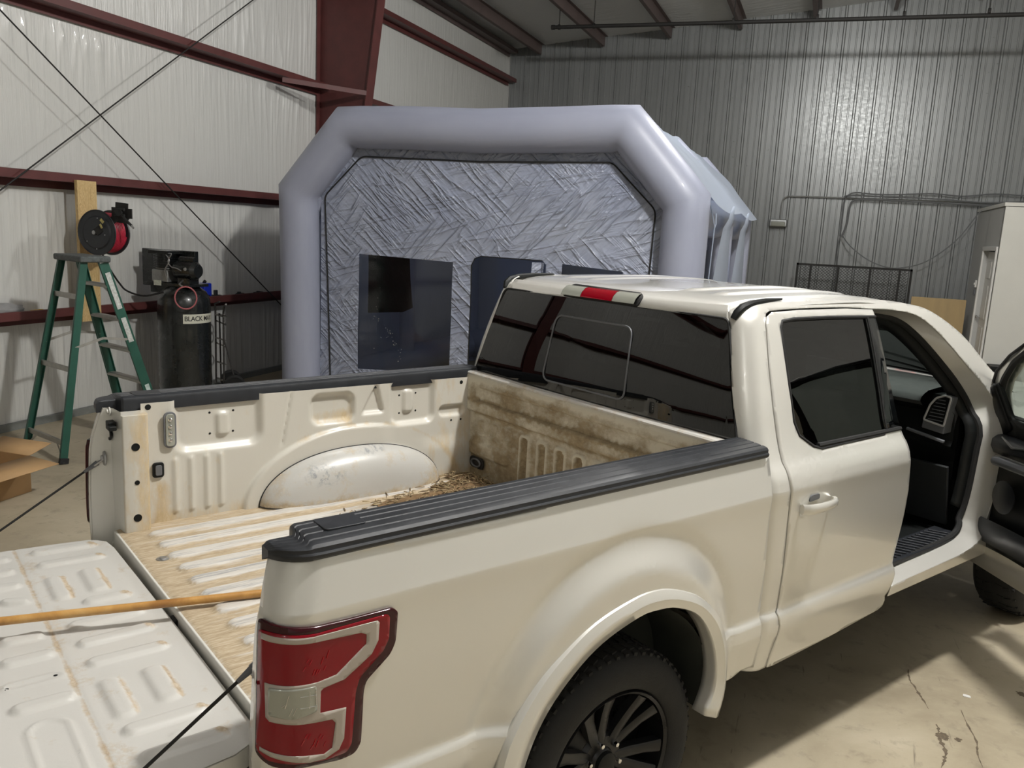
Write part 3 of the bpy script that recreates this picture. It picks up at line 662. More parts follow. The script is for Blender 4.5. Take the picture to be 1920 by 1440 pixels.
# roof
RZ = curve([(1.90, 1.900), (1.935, 1.917), (1.98, 1.932), (2.1, 1.947), (2.4, 1.957), (2.7, 1.960), (2.95, 1.950), (3.15, 1.928), (3.30, 1.893)])
def roofp(x, y):
    z = RZ(x); a = abs(y)
    for ry in (.47, .30, -.30, -.47): z += .007*rr(x, y, 2.58, ry, .46, .035, .03, .02)
    z -= .012*(a/.74)**2+.020*sstep(.66, .745, a)
    z -= .006*math.exp(-((a-.655)/.008)**2)
    x2 = x+(.050*sstep(.62, .742, a)-.018*(1-min(1, a/.68)**2))*(1-sstep(1.93, 2.08, x))
    return (x2, y, z)
g = G(); g.grid(roofp, sorted(set([1.925, 1.935, 1.95, 1.975]+lin(2.0, 3.30, 44))), lin(-.742, .742, 100))
rf = g.done('roof', M['paint'], T, ang=50); tag(rf, 'white ribbed roof of the truck cab')
for s in (-1, 1):
    g = G(); g.tube([(1.905, s*.715, 1.873), (1.915, s*.722, 1.897), (1.94, s*.724, 1.916), (2.0, s*.722, 1.931), (2.10, s*.715, 1.940), (2.22, s*.705, 1.945)], [.013, .016, .016, .014, .011, .004], 8, sq=1); g.done('roof_ditch_moulding', M['trim_black'], rf)
# windshield, pillars' inside, mirror, visor
g = G(); g.grid(lambda t, y: (3.29+(4.20-3.29)*t-.05*(abs(y)/.75)**2*1.0, y*(1+.13*t), 1.893-(1.893-1.46)*t-.0*y-.02*(abs(y)/.72)**2+.03*math.sin(PI*t)), lin(0, 1, 14), lin(-.72, .72, 16))
ws = g.done('windshield', M['clear'], T, ang=60)
g = G()
for s in (-1, 1): g = G(); g.tube([(3.24, s*.715, 1.865), (3.5, s*.765, 1.74), (3.8, s*.80, 1.58), (4.12, s*.82, 1.455)], [.045, .048, .05, .06], 10); g.done('pillar_cover', M['trim_black'], T)
g = G(); g.box((3.50, .0, 1.735), (.03, .24, .075), Matrix.Rotation(.15, 3, 'Y')); g.tube([(3.50, 0, 1.75), (3.46, 0, 1.82)], .01, 8); g.done('rear_view_mirror', M['trim_black'], T, bevel=.012)
for s in (-1, 1):
    g = G(); g.box((3.36, s*.36, 1.80), (.16, .44, .018), Matrix.Rotation(.55, 3, 'Y')); g.done('sun_visor', M['trim_black'], T, bevel=.006)
g = G(); g.box((3.78, -.62, 1.70), (.02, .02, .02));
g.bm.free()
# cowl, wipers, hood, fenders
g = G(); g.grid(lambda y, t: ((4.13, y, 1.452), (4.22, y, 1.445), (4.30, y, 1.42), (4.36, y, 1.41))[int(t)], lin(-.84, .84, 12), [0, 1, 2, 3]); g.done('cowl_panel', M['trim_black'], T)
for y0 in (-.70, .05):
    g = G(); g.tube([(4.20, y0, 1.455), (4.14, y0+.30, 1.475), (4.12, y0+.58, 1.482)], [.010, .007, .005], 8); g.done('windshield_wiper', M['rubber'], T)
HZ = curve([(4.30, 1.405), (4.6, 1.395), (5.1, 1.36), (5.5, 1.31), (5.62, 1.27)])
g = G(); g.grid(lambda x, y: (x, y, HZ(x)-.02*(abs(y)/.8)**2-.05*sstep(.72, .84, abs(y))+.018*rr(x, y, 5.0, .45*(1 if y > 0 else -1), .6, .12, .08, .05)), lin(4.30, 5.62, 26), lin(-.84, .84, 34))
g.done('hood', M['paint'], T, ang=50)
FRW = curve([(.45, .93), (.7, .98), (1.0, .99), (1.25, .985), (1.33, .93), (1.37, .86)])
for side in (-1, 1):
    arc = [(4.83+.47*math.cos(a), .47+.47*math.sin(a)) for a in lin(PI+.05, -.05, 24)]
    o_ = [(3.958, .52), (3.958, 1.50), (4.05, 1.47), (4.2, 1.40), (4.35, 1.365), (5.1, 1.33), (5.55, 1.25), (5.66, 1.1), (5.68, .75), (5.62, .55), (5.32, .50)]+arc[::-1]+[(4.34, .50)]
    def ff(x, z, s=side):
        w_ = FRW(z)-.16*sstep(5.2, 5.7, x)**2; return (x, s*w_, z)
    fe = sheet('front_fender', o_, [], ff, M['paint'], T, step=.05, out=(0, side, 0), solid=.005)
g = G(); g.box((5.70, 0, .98), (.12, 1.55, .50)); gr_ = g.done('grille', M['trim_black'], T, bevel=.04)
g = G()
for k in range(5): g.box((5.765, 0, .80+.09*k), (.02, 1.2, .03))
g.done('grille_bar', M['chrome'], gr_, bevel=.006)
for s in (-1, 1):
    g = G(); g.box((5.68, s*.80, 1.02), (.14, .22, .30)); g.done('headlight', M['clear_lens'], T, bevel=.03)
g = G(); g.box((5.80, 0, .62), (.16, 1.86, .24)); g.done('front_bumper', M['chrome'], T, bevel=.05)
g = G(); g.box((-.12, 0, .56), (.16, 1.80, .20)); rb = g.done('rear_bumper', M['chrome'], T, bevel=.05)
g = G(); g.box((-.11, 0, .665), (.13, 1.1, .012)); g.done('bumper_step_pad', M['black_plastic'], rb, bevel=.003)
# frame, axle, undertray plate lengthened to block lamp light under the truck
g = G()
for s in (-1, 1): g.box((2.7, s*.45, .56), (5.6, .09, .16))
for x in (.2, 1.9, 3.2, 5.2): g.box((x, 0, .56), (.12, .9, .12))
g.box((3.1, 0, .545), (2.6, 1.66, .09)); g.tube([(1.14, -.82, .41), (1.14, .82, .41)], .05, 12); g.lathe([(0, -.14), (.12, -.12), (.17, 0), (.12, .12), (0, .14)], (1.14, .0, .41), (1, 0, 0), 20); g.box((4.83, 0, .42), (.1, 1.6, .08))
g.done('chassis_frame', M['chassis'], T, ang=40)
# wheel wells
for x, zc in ((1.14, .53), (4.83, .50)):
    for s in (-1, 1):
        g = G()
        g.grid(lambda a, w_: (x+.485*math.cos(a), s*w_, zc+.455*math.sin(a)), lin(-.15, PI+.15, 28), [.71, .80, .90, .975])
        g.grid(lambda a, r: (x+.485*r*math.cos(a), s*.71, zc+.455*r*math.sin(a)), lin(-.15, PI+.15, 28), [.0, .5, 1.0])
        g.done('wheel_well_liner', M['liner'], T, ang=60)
# ---------------------------------------------------------------- wheels
def wheel_at(x, s, detail=True):
    # axis along +Y*s ; rim face outwards
    Y0 = s*.968; ax = (0, s, 0)
    def P(r, a, h): return (x+r*math.cos(a), Y0+s*h, .405+r*math.sin(a))
    g = G()
    g.lathe([(.262, -.20), (.262, -.03), (.258, -.012), (.268, -.004), (.272, -.016), (.272, -.22)], (x, Y0, .405), ax, 56, cap=False)
    g.lathe([(.10, -.075), (.255, -.13), (.262, -.20)], (x, Y0, .405), ax, 40, cap=False)
    g.lathe([(.0, -.045), (.040, -.045), (.045, -.048), (.050, -.058), (.085, -.060), (.098, -.075)], (x, Y0, .405), ax, 36, cap=False)
    for k in range(6):
        a0 = PI/2+.27+k*PI/3
        for d_ in (-.17, .17):
            aa = a0+d_; a1 = a0+d_*1.35
            secs = []
            for r, h, wd in ((.060, -.058, .017), (.12, -.050, .020), (.19, -.036, .019), (.252, -.016, .024)):
                am = a0+d_*(.9 if r < .1 else 1.0)+d_*.15*((r-.06)/.19)
                c_ = Vector(P(r, am, h)); t_ = Vector((-math.sin(am), 0, math.cos(am))); n_ = Vector((0, s, 0))
                secs.append([g.bm.verts.new(c_+t_*wd*q+n_*e_) for q, e_ in ((-1, -.035), (-1, -.004), (-.7, 0), (.7, 0), (1, -.004), (1, -.035))])
            for A_, B_ in zip(secs, secs[1:]):
                for q in range(6): g.bm.faces.new((A_[q], A_[(q+1) % 6], B_[(q+1) % 6], B_[q]))
    rim = g.done('wheel', M['rim'], T, ang=35)
    g = G()
    pr = [(.272, -.020), (.278, -.006), (.300, .006), (.335, .010), (.365, .004), (.385, -.010), (.398, -.030), (.405, -.050), (.405, -.215), (.398, -.235), (.375, -.258), (.330, -.268), (.280, -.250), (.272, -.235)]
    g.lathe(pr, (x, Y0, .405), ax, 72, cap=False)
    nb = 60 if detail else 30
    for k in range(nb):
        a = 2*PI*k/nb
        for h, tw in ((-.055, .5), (-.10, -.4), (-.165, .4), (-.212, -.5)):
            c_ = Vector((x+.406*math.cos(a+tw*.02), Y0+s*h, .405+.406*math.sin(a+tw*.02)))
            Mx = Matrix.Rotation(-a, 3, 'Y') @ Matrix.Rotation(tw*.5, 3, 'X')
            g.box(c_, (.006, .036, .028), Mx)
        c_ = Vector((x+.393*math.cos(a), Y0-s*.024, .405+.393*math.sin(a))); g.box(c_, (.016, .014, .016), Matrix.Rotation(-a, 3, 'Y'))
    g.done('tire', M['rubber'], rim, ang=40)
    if detail:
        for k in range(6):
            a = PI/2+.27+k*PI/3+PI/6*0
            g = G(); g.lathe([(.011, -.07), (.011, -.044), (.008, -.036), (0, -.034)], P(.072, a, 0), ax, 6); g.done('lug_nut', M['chrome'], rim)
        g = G(); g.lathe([(.043, -.05), (.040, -.032), (.030, -.028), (0, -.027)], (x, Y0, .405), ax, 28); g.done('center_cap', M['trim_black'], rim)
    return rim
wheel_at(1.165, -1); wheel_at(1.165, 1, False); wheel_at(4.83, -1, False); wheel_at(4.83, 1, False)
# ---------------------------------------------------------------- rear doors
for side in (-1, 1):
    NOTCH = [(2.72, 1.383), (2.383, 1.381), (2.236, 1.379), (2.187, 1.392), (2.106, 1.440), (2.084, 1.493), (2.086, 1.62), (2.090, 1.748), (2.097, 1.845), (2.115, 1.866), (2.20, 1.873), (2.45, 1.874), (2.812, 1.868), (2.812, 1.899)]
    rd = DOOR_REAR+DOOR_BOT+NOTCH+[(2.60, 1.906), (2.26, 1.906), (2.07, 1.901)]
    fS = cabS(side, .004)
    dr = sheet('rear_door', rd, [], fS, M['paint'], T, step=.022, cv=(1.245, 1.262, .75), out=(0, side, 0), solid=.012)
    if side < 0: tag(dr, 'closed rear passenger door with dark window')
    g2 = sheet('door_window', [(2.735, 1.385), (2.383, 1.383), (2.236, 1.381), (2.187, 1.394), (2.108, 1.442), (2.086, 1.493), (2.092, 1.748), (2.099, 1.845), (2.117, 1.864), (2.20, 1.871), (2.45, 1.872), (2.735, 1.868)], [], cabS(side, -.006), M['tint'], dr, step=.06, out=(0, side, 0))
    sheet('window_pillar_cover', [(2.735, 1.384), (2.862, 1.384), (2.845, 1.50), (2.825, 1.66), (2.812, 1.868), (2.735, 1.869)], [], cabS(side, .003), M['gloss_black'], dr, step=.06, out=(0, side, 0), solid=.01)
    g = G(); g.tube([cabS(side, .001)(*p) for p in NOTCH[:-1]], .0075, 6); g.tube([cabS(side, .003)(2.745, z) for z in lin(1.388, 1.868, 8)], .006, 6); g.tube([cabS(side, .002)(x, 1.392) for x in lin(2.22, 2.86, 8)], .010, 6)
    g.done('window_seal', M['rubber'], dr)
    # handle
    fh = cabS(side, .0048)
    sheet('handle_cup', round_poly([(2.045, 1.140), (2.205, 1.140), (2.215, 1.180), (2.20, 1.226), (2.060, 1.226)], .03, 5), [], lambda u, z: (fS(u, z)[0], fS(u, z)[1]+side*(.0008-.0*z), z), M['jamb'], dr, step=.03, out=(0, side, 0))
    g = G()
    hp = [(2.05, 1.176, .012), (2.075, 1.177, .030), (2.12, 1.178, .040), (2.19, 1.180, .043), (2.245, 1.181, .036), (2.262, 1.181, .018)]
    secs = []
    for u, z, o_ in spline(hp, 3):
        b_ = fS(u, z); hh = .021 if u < 2.1 else .021-.004*sstep(2.1, 2.25, u)
        secs.append([g.bm.verts.new((b_[0], b_[1]+side*(o_+dy), z+dz*hh)) for dy, dz in ((0, -1), (.006, -.6), (.007, .6), (0, 1), (-.014, .7), (-.014, -.7))])
    for A_, B_ in zip(secs, secs[1:]):
        for q in range(6): g.bm.faces.new((A_[q], A_[(q+1) % 6], B_[(q+1) % 6], B_[q]))
    g.bm.faces.new(secs[0]); g.bm.faces.new(secs[-1][::-1]); g.done('door_handle', M['paint'], dr, ang=50)
    g = G(); g.prism(round_poly([(2.10, 1.196), (2.17, 1.200), (2.165, 1.222), (2.105, 1.222)], .01, 3), lambda u, z: (fS(u, z)[0], fS(u, z)[1]+side*.001, z), lambda u, z: (fS(u, z)[0], fS(u, z)[1]+side*.006, z)); g.done('handle_cup_shade', M['grey_plastic'], dr)  # grey piece stands for the shadow inside the handle cup
    # panel behind the door, so the cab is closed
    sheet('inner_panel', [(2.05, .62), (2.88, .66), (2.88, 1.37), (2.03, 1.37)], [], cabS(side, -.05), M['trim_black'], dr, step=.1, out=(0, side, 0), solid=.01)
# far front door closed
fd_ = [(2.915, .60), (3.90, .60), (3.94, .80), (3.94, 1.45), (3.80, 1.53), (3.60, 1.62), (3.36, 1.78), (3.19, 1.87), (2.98, 1.895), (2.82, 1.90), (2.88, 1.40), (2.91, 1.2), (2.915, .9)]
fdh = [(2.93, 1.40), (3.85, 1.42), (3.60, 1.58), (3.35, 1.74), (3.17, 1.835), (2.98, 1.862), (2.87, 1.866)]
fr_ = sheet('front_door', fd_, [fdh], cabS(1, .004), M['paint'], T, step=.06, out=(0, 1, 0), solid=.012); tag(fr_, 'closed front door on the far side of the truck')
sheet('door_window', fdh, [], cabS(1, -.006), M['clear'], fr_, step=.1, out=(0, 1, 0))
sheet('inner_panel', [(2.93, .66), (3.85, .66), (3.85, 1.38), (2.93, 1.37)], [], cabS(1, -.05), M['trim_black'], fr_, step=.1, out=(0, 1, 0), solid=.01)
# ---------------------------------------------------------------- interior
g = G(); g.box((2.85, 0, .67), (1.95, 1.72, .04)); g.done('cab_carpet', M['trim_black'], T)
g = G(); g.box((3.90, 0, 1.05), (.06, 1.66, .80)); g.done('firewall_trim', M['trim_black'], T)
g = G(); g.grid(lambda x, y: (x, y, RZ(x)-.045-.03*(abs(y)/.7)**2), lin(1.95, 3.25, 8), lin(-.70, .70, 8)); g.done('headliner', M['trim_black'], T, ang=60)
g = G()
for s in (-1, 1): g.box((2.855, s*.855, 1.0), (.09, .10, .72)); g.bar((2.87, s*.86, 1.36), (2.78, s*.72, 1.88), .10, .07, (1, 0, 0))
g.box((1.94, 0, 1.02), (.06, 1.66, .72)); g.done('pillar_trim', M['trim_black'], T, bevel=.01)
def seat(x, y, w_, hr):
    g = G(); g.box((x+.02, y, .93), (.52, w_, .16), Matrix.Rotation(-.08, 3, 'Y')); st = g.done('seat', M['trim_black'], T, bevel=.05, seg=3)
    g = G(); g.box((x-.27, y, 1.25), (.15, w_, .62), Matrix.Rotation(-.16, 3, 'Y')); g.done('seat_back', M['trim_black'], st, bevel=.05, seg=3)
    for hy in hr:
        g = G(); g.box((x-.33, hy, 1.64), (.09, .25, .17), Matrix.Rotation(-.1, 3, 'Y')); g.tube([(x-.32, hy-.06, 1.5), (x-.33, hy-.06, 1.6)], .006, 8); g.tube([(x-.32, hy+.06, 1.5), (x-.33, hy+.06, 1.6)], .006, 8); g.done('headrest', M['grey_plastic'], st, bevel=.035, seg=3)
seat(3.02, -.40, .50, (-.40,)); seat(3.02, .40, .50, (.40,)); seat(2.36, 0, 1.35, (-.42, .42))
# dashboard
DP = [(3.60, 1.435), (3.575, 1.425), (3.565, 1.40), (3.60, 1.37), (3.66, 1.34), (3.68, 1.20), (3.66, 1.17), (3.70, 1.14), (3.76, 1.00), (3.80, .86), (3.90, .84)]
DTOP = [(4.14, 1.452), (3.95, 1.458), (3.75, 1.458), (3.64, 1.45), (3.60, 1.435), (3.575, 1.42), (3.568, 1.40), (3.60, 1.375)]
g = G(); g.grid(lambda y, t: (DTOP[int(t)][0]+.06*(abs(y)/.8)**2, y, DTOP[int(t)][1]-.010*(abs(y)/.8)**4), lin(-.66, .80, 16), list(range(len(DTOP))))
db = g.done('dashboard_top', M['dash_top'], T, ang=60); tag(db, 'grey soft dashboard seen through the open doorway')
g = G(); g.grid(lambda y, t: (DP[3+int(t)][0]+.05*(abs(y)/.8)**2, y, DP[3+int(t)][1]), lin(-.80, .80, 12), list(range(8))); g.box((3.95, 0, 1.2), (.35, 1.60, .44)); g.done('glove_box_panel', M['trim_black'], db, ang=50)
# vent
def vp_(a, b, d=0): return (3.640-d+.05*a*0, -.675-.105*a, 1.295+.150*b)
vo = [(-.05, -.28), (1.05, -.36), (1.08, -.05), (1.30, .95), (.95, 1.04), (.45, .86), (.18, .58), (-.02, .02)]
vi = [(.09, .06), (.98, -.03), (1.14, .90), (.90, .93), (.52, .80), (.28, .55)]
g = G(); g.prism(vo, lambda a, b: vp_(a, b, -.12), lambda a, b: vp_(a, b, 0)); vt = g.done('side_air_vent', M['grey_plastic'], T, bevel=.004); tag(vt, 'silver rimmed air vent at the end of the dashboard')
g = G(); g.prism(vi, lambda a, b: vp_(a, b, -.01), lambda a, b: vp_(a, b, .0015)); g.done('vent_throat', M['trim_black'], vt)
g = G(); g.tube([vp_(a, b, .003) for a, b in round_poly(offset_poly(vi, .05), .08, 3)], .0052, 6, True); g.done('vent_rim', mat('silver_plastic', (.62, .62, .62), .35, .2), vt)
g = G()
for k in range(7):
    b = .08+.12*k; g.box(vp_(.58+.03*k, b, .003), (.004, .075-.001*k*k, .004), Matrix.Rotation(.3, 3, 'Y'))
g.done('vent_slats', M['grey_plastic'], vt)
g = G(); g.box(vp_(.72, .42, .007), (.008, .012, .006)); g.done('vent_knob', M['chrome'], vt, bevel=.001)
g = G(); g.bar((3.63, -.60, 1.235), (3.63, -.80, 1.205), .02, .015); g.done('dash_trim_bar', M['grey_plastic'], db, bevel=.004)
# sill plate and kick panel
g = G(); g.box((3.32, -.84, .712), (.84, .15, .02));
for k in range(16): g.box((2.98+.045*k, -.84, .726), (.018, .12, .010), Matrix.Rotation(.4, 3, 'Z'))
g.done('door_sill_plate', M['black_plastic'], T, bevel=.002)
g = G(); g.box((3.74, -.70, .90), (.02, .22, .34), Matrix.Rotation(-.25, 3, 'Y')); g.done('kick_panel', nmat('dark_kick_panel', (.022, .024, .025), .1, 10, .5), T, bevel=.004)
g = G(); g.tube([(3.02, -.86, .86), (3.05, -.88, .90), (3.08, -.885, .92)], [.025, .03, .012], 10); g.box((3.08, -.88, .90), (.05, .02, .03)); g.done('seat_belt_anchor', M['paint'], T, bevel=.004)
# ---------------------------------------------------------------- open front door
H0 = Vector((3.93, -.88, 0)); DA = math.atan2(-.819, -.574)
def DM(a, z, n):   # a along the door from the hinge, n towards the cabin
    d = Vector((-.574, -.819, 0)); q = Vector((-.819, .574, 0)); return tuple(H0+d*a+q*n+Vector((0, 0, z)))
ow = curve([(.50, .030), (.62, .012), (.75, -.005), (1.0, .0), (1.25, -.004), (1.31, .010), (1.36, .032), (1.9, .20)])
dof = [(-.06, .51), (.98, .53), (1.02, .75), (1.03, 1.20), (1.00, 1.40), (1.07, 1.895), (.92, 1.905), (.72, 1.885), (.54, 1.86), (.36, 1.775), (.219, 1.694), (.094, 1.595), (.025, 1.505), (-.01, 1.42), (-.045, 1.30), (-.045, .80)]
dhole = [(.10, 1.36), (.95, 1.37), (1.00, 1.85), (.90, 1.865), (.72, 1.848), (.56, 1.82), (.40, 1.74), (.24, 1.64), (.145, 1.545), (.10, 1.47)]
fdoor = sheet('front_door', dof, [dhole], lambda a, z: DM(a, z, -.10+ow(z)), M['paint'], T, step=.05, cv=(1.25, .75), out=(.8, -.57, 0), solid=.01)
tag(fdoor, 'front passenger door swung open showing its black inner panel')
g = G(); g.strip([DM(a, z, -.10+ow(z)) for a, z in dof], [DM(a, z, -.045+ow(z)) for a, z in offset_poly(dof, -.012)], True); g.done('door_edge', M['paint'], fdoor, ang=50)
sheet('door_inner_skin', offset_poly(dof, -.012), [dhole], lambda a, z: DM(a, z, -.045+ow(z)), M['paint'], fdoor, step=.08, out=(-.8, .57, 0), solid=.004)
sheet('door_window', offset_poly(dhole, .01), [], lambda a, z: DM(a, z, -.075+ow(z)), M['clear'], fdoor, step=.1, out=(-.8, .57, 0))
g = G(); g.tube([DM(a, z, -.045+ow(z)) for a, z in round_poly(offset_poly(dhole, .006), .03, 4)], .017, 8, True); g.tube([DM(a, z, -.038+ow(z)) for a, z in [(.03, 1.42), (.04, 1.50), (.10, 1.585), (.225, 1.682), (.37, 1.765), (.55, 1.848), (.72, 1.873), (1.0, 1.88)]], .007, 6); g.done('window_frame_trim', M['rubber'], fdoor)
tr = [(.0, 1.43), (.0, 1.25), (-.02, 1.103), (-.06, .986), (-.05, .865), (-.085, .768), (-.07, .70), (.02, .665), (.25, .66), (.95, .66), (.97, .80), (.98, 1.36), (.19, 1.35), (.125, 1.53)]
trm = sheet('inner_trim', round_poly(tr, .02, 3), [], lambda a, z: DM(a, z, -.01+ow(max(z, .7))-.0), M['trim_black'], fdoor, step=.06, out=(-.8, .57, 0), solid=.03)
g = G()
def arm(a, t):
    Q = [(.0, 1.262), (.035, 1.255), (.060, 1.235), (.062, 1.20), (.04, 1.165), (.0, 1.15)][int(t)]
    return DM(a, Q[1]+.02*a, -.005+Q[0]*sstep(-.01, .12, a))
g.grid(arm, lin(.0, .95, 14), list(range(6))); g.done('arm_rest', M['black_plastic'], fdoor, ang=50)
g = G(); g.tube([DM(.17, 1.135, .02), DM(.20, 1.140, .065), DM(.26, 1.150, .078), DM(.50, 1.160, .082), DM(.62, 1.15, .06), DM(.66, 1.14, .02)], [.022, .024, .026, .026, .024, .02], 10); hd = g.done('pull_handle', M['grey_plastic'], fdoor)
g = G(); g.tube([DM(.185, 1.158, .058), DM(.26, 1.176, .082), DM(.50, 1.186, .086), DM(.62, 1.174, .064)], .007, 8); g.done('handle_accent', M['steel'], fdoor)
g = G(); g.tube([DM(.19, 1.262, .045), DM(.30, 1.235, .062), DM(.42, 1.25, .05)], [.004, .008, .004], 8); g.done('door_release_lever', M['steel'], fdoor)
g = G()
pk = [(.0, .64), (.015, .67), (.065, .69), (.078, .74), (.070, .80), (.060, .81), (.045, .80)]
g.grid(lambda a, t: DM(a, pk[int(t)][1]+.0*a+.02*math.sin(a*3)-.03*sstep(.05, -.08, a), -.02+pk[int(t)][0]*sstep(-.10, .0, a)+.0), lin(-.085, .93, 16), list(range(7))); g.done('map_pocket', M['black_plastic'], fdoor, ang=50)
g = G(); g.lathe([(.085, 0), (.085, .006), (.075, .010), (0, .012)], DM(.24, .96, .02), Vector((-.819, .574, 0)), 28); g.done('speaker_grille', M['black_plastic'], fdoor)
mq = [(.02, 1.24), (.11, 1.25), (.19, 1.30), (.115, 1.52), (.02, 1.44)]
sheet('mirror_corner_trim', mq, [], lambda a, z: DM(a, z, .0+ow(z)), M['trim_black'], fdoor, step=.1, out=(-.8, .57, 0), solid=.02)
g = G(); g.box(DM(.30, 1.42, -.22), (.10, .30, .27), Matrix.Rotation(DA+PI/2, 3, 'Z')); g.bar(DM(.14, 1.33, -.12), DM(.24, 1.36, -.20), .06, .05); g.done('side_mirror', M['black_plastic'], fdoor, bevel=.035, seg=3)
g = G(); g.box(DM(.30, 1.42, -.165), (.008, .24, .21), Matrix.Rotation(DA+PI/2+PI/2, 3, 'Z')); g.bm.free()
g = G()
for z in (.72, 1.18): g.bar((3.90, -.905, z), DM(.03, z, -.05), .05, .05)
g.done('door_hinge', M['paint'], fdoor, bevel=.006)
g = G()
for k in range(5): g.lathe([(.006, 0), (.006, .006), (0, .008)], DM(-.035+.004*k, .60+.02*k, -.03), Vector((-.819, .574, 0)), 10)
g.done('hinge_side_studs', M['steel'], fdoor)
for s in (1,):
    g = G(); g.box((3.72, 1.10, 1.40), (.10, .18, .26)); g.bar((3.76, .93, 1.34), (3.74, 1.05, 1.36), .05, .05); g.done('side_mirror', M['black_plastic'], T, bevel=.03, seg=3)

# ================================================================ THE BUILDING
def struct(o): o['kind'] = 'structure'; return o
# concrete floor
m = mat('stained_concrete', (.3, .27, .21), .55); t = NT(m); v = t.co((1, 1, 1))
n1 = t.noise(1.1, 8, .62, v, .6); n2 = t.noise(9, 8, .65, v, .3); n3 = t.noise(60, 4, .7, v)
c = t.ramp(n1, [(.30, (.27, .225, .155)), (.5, (.40, .345, .245)), (.72, (.50, .44, .33))])
c = t.mix(t.ramp(n2, [(.55, 0.0), (.75, .55)]), c, (.16, .135, .10))
c = t.mix(t.ramp(n3, [(.6, 0.0), (.8, .35)]), c, (.55, .52, .45))
vs = t.co((9, .9, 1), rot=(0, 0, .5)); sk = t.noise(2.3, 5, .6, vs, .4)
c = t.mix(t.ramp(sk, [(.66, 0.0), (.72, .75)]), c, (.085, .07, .05))
t.set('Base Color', c); t.set('Roughness', t.ramp(n1, [(.3, .42), (.7, .62)])); t.bump(n2, .12, .004)
g = G(); g.box((8, 6.3, -.06), (16.4, 25.2, .12)); struct(g.done('floor', m)); FLOOR = bpy.data.objects['floor']
# left wall: white faced insulation, creased between the girts
m = mat('white_insulation_facing', (.66, .66, .63), .27, coat=.2); t = NT(m); v = t.co((1, 9, .35)); n = t.noise(2.2, 6, .6, v, .25)
n4 = t.noise(3.1, 4, .5, t.co((1, 22, .22)), .1); t.bump(t.math('ADD', n, t.math('MULTIPLY', n4, .3)), .34, .04)
n5 = t.noise(.5, 3, .5); t.set('Base Color', t.ramp(n5, [(.3, (.60, .60, .57)), (.7, (.70, .70, .68))]))
M['insul'] = m
GZ = (1.10, 2.42, 4.05, 5.49)
def wallx(y, z):
    zz = min(abs(z-q) for q in GZ) if z < 6.1 else .5
    below = min([q-z for q in GZ if q-z > 0] or [1.0])
    nn = noise.noise(Vector((y*9.5+z*.5*math.sin(y), z*.55, 3.1))); r = max(0, 1-abs(nn)*5.5)**2
    n2_ = noise.noise(Vector((y*4.1, z*.35, 9.7))); r2 = max(0, 1-abs(n2_)*7)**2
    msk = .25+.75*max(0, noise.noise(Vector((y*.55, z*.8, 1.0)))+.35)
    fade = math.exp(-below/.75)+.15
    if zz < .12: return .006
    return .006+sstep(.12, .2, zz)*(.026*r+.026*r2)*msk*min(1.1, fade)*(1 if y < 10.8 else .4)+.028*math.exp(-(zz/.55)**2)*0+.018*noise.noise(Vector((y*.9, z*.7, 0)))*sstep(0, .3, zz)*.6
ys = lin(-6, 4.8, 40)+lin(4.8, 11.0, 420)[1:]+lin(11, 18.75, 160)[1:]
g = G(); g.grid(lambda y, z: (max(.001, wallx(y, z)) if 0.02 < z < 6.2 else .0, y, z), ys, lin(0, 6.25, 70)); struct(g.done('wall_left', m, ang=80))
g = G(); g.box((-.07, 6.37, 3.2), (.12, 24.9, 6.5)); struct(g.done('wall_left_cladding', M['insul']))
g = G(); g.box((.03, 6.37, .035), (.05, 24.7, .07)); struct(g.done('baseboard_left', nmat('base_channel', (.20, .21, .20), .15, 8, .5)))
# back wall: ribbed steel panels
m = mat('galvanised_panel', (.22, .225, .22), .34, .25); t = NT(m); n = t.noise(1.3, 6, .6, t.co((3, 3, .25))); t.set('Base Color', t.ramp(n, [(.3, (.215, .225, .225)), (.7, (.27, .28, .28))]))
n = t.noise(140, 3, .6); t.set('Roughness', t.ramp(n, [(.3, .27), (.7, .40)])); M['panel'] = m
prof = []
x = 0.0; P_ = .355; k = 0
while x < 16:
    prof += [(x, 0), (x+.018, .034), (x+.045, .034), (x+.063, 0), (x+.125, 0), (x+.133, .008), (x+.150, .008), (x+.158, 0), (x+.255, 0), (x+.263, .008), (x+.280, .008), (x+.288, 0)]
    x += P_
def roofz(x): return 6.25+.09*min(x, 13.5)
g = G(); g.grid(lambda i, z: (prof[int(i)][0], 18.75-prof[int(i)][1], z*(roofz(prof[int(i)][0])+.02)), list(range(len(prof))), [0, .25, .5, .75, 1.0]); struct(g.done('wall_back', m, ang=20))
g = G(); g.box((8, 18.82, 3.8), (16.4, .1, 7.8)); struct(g.done('wall_back_cladding', M['panel']))
plain = nmat('pale_wall_lining', (.60, .60, .57), .05, 3, .6)
g = G(); g.box((16.08, 6.37, 3.8), (.12, 24.9, 7.8)); struct(g.done('wall_right', plain))
g = G(); g.box((8, -6.08, 3.8), (16.4, .12, 7.8)); struct(g.done('wall_front', plain))
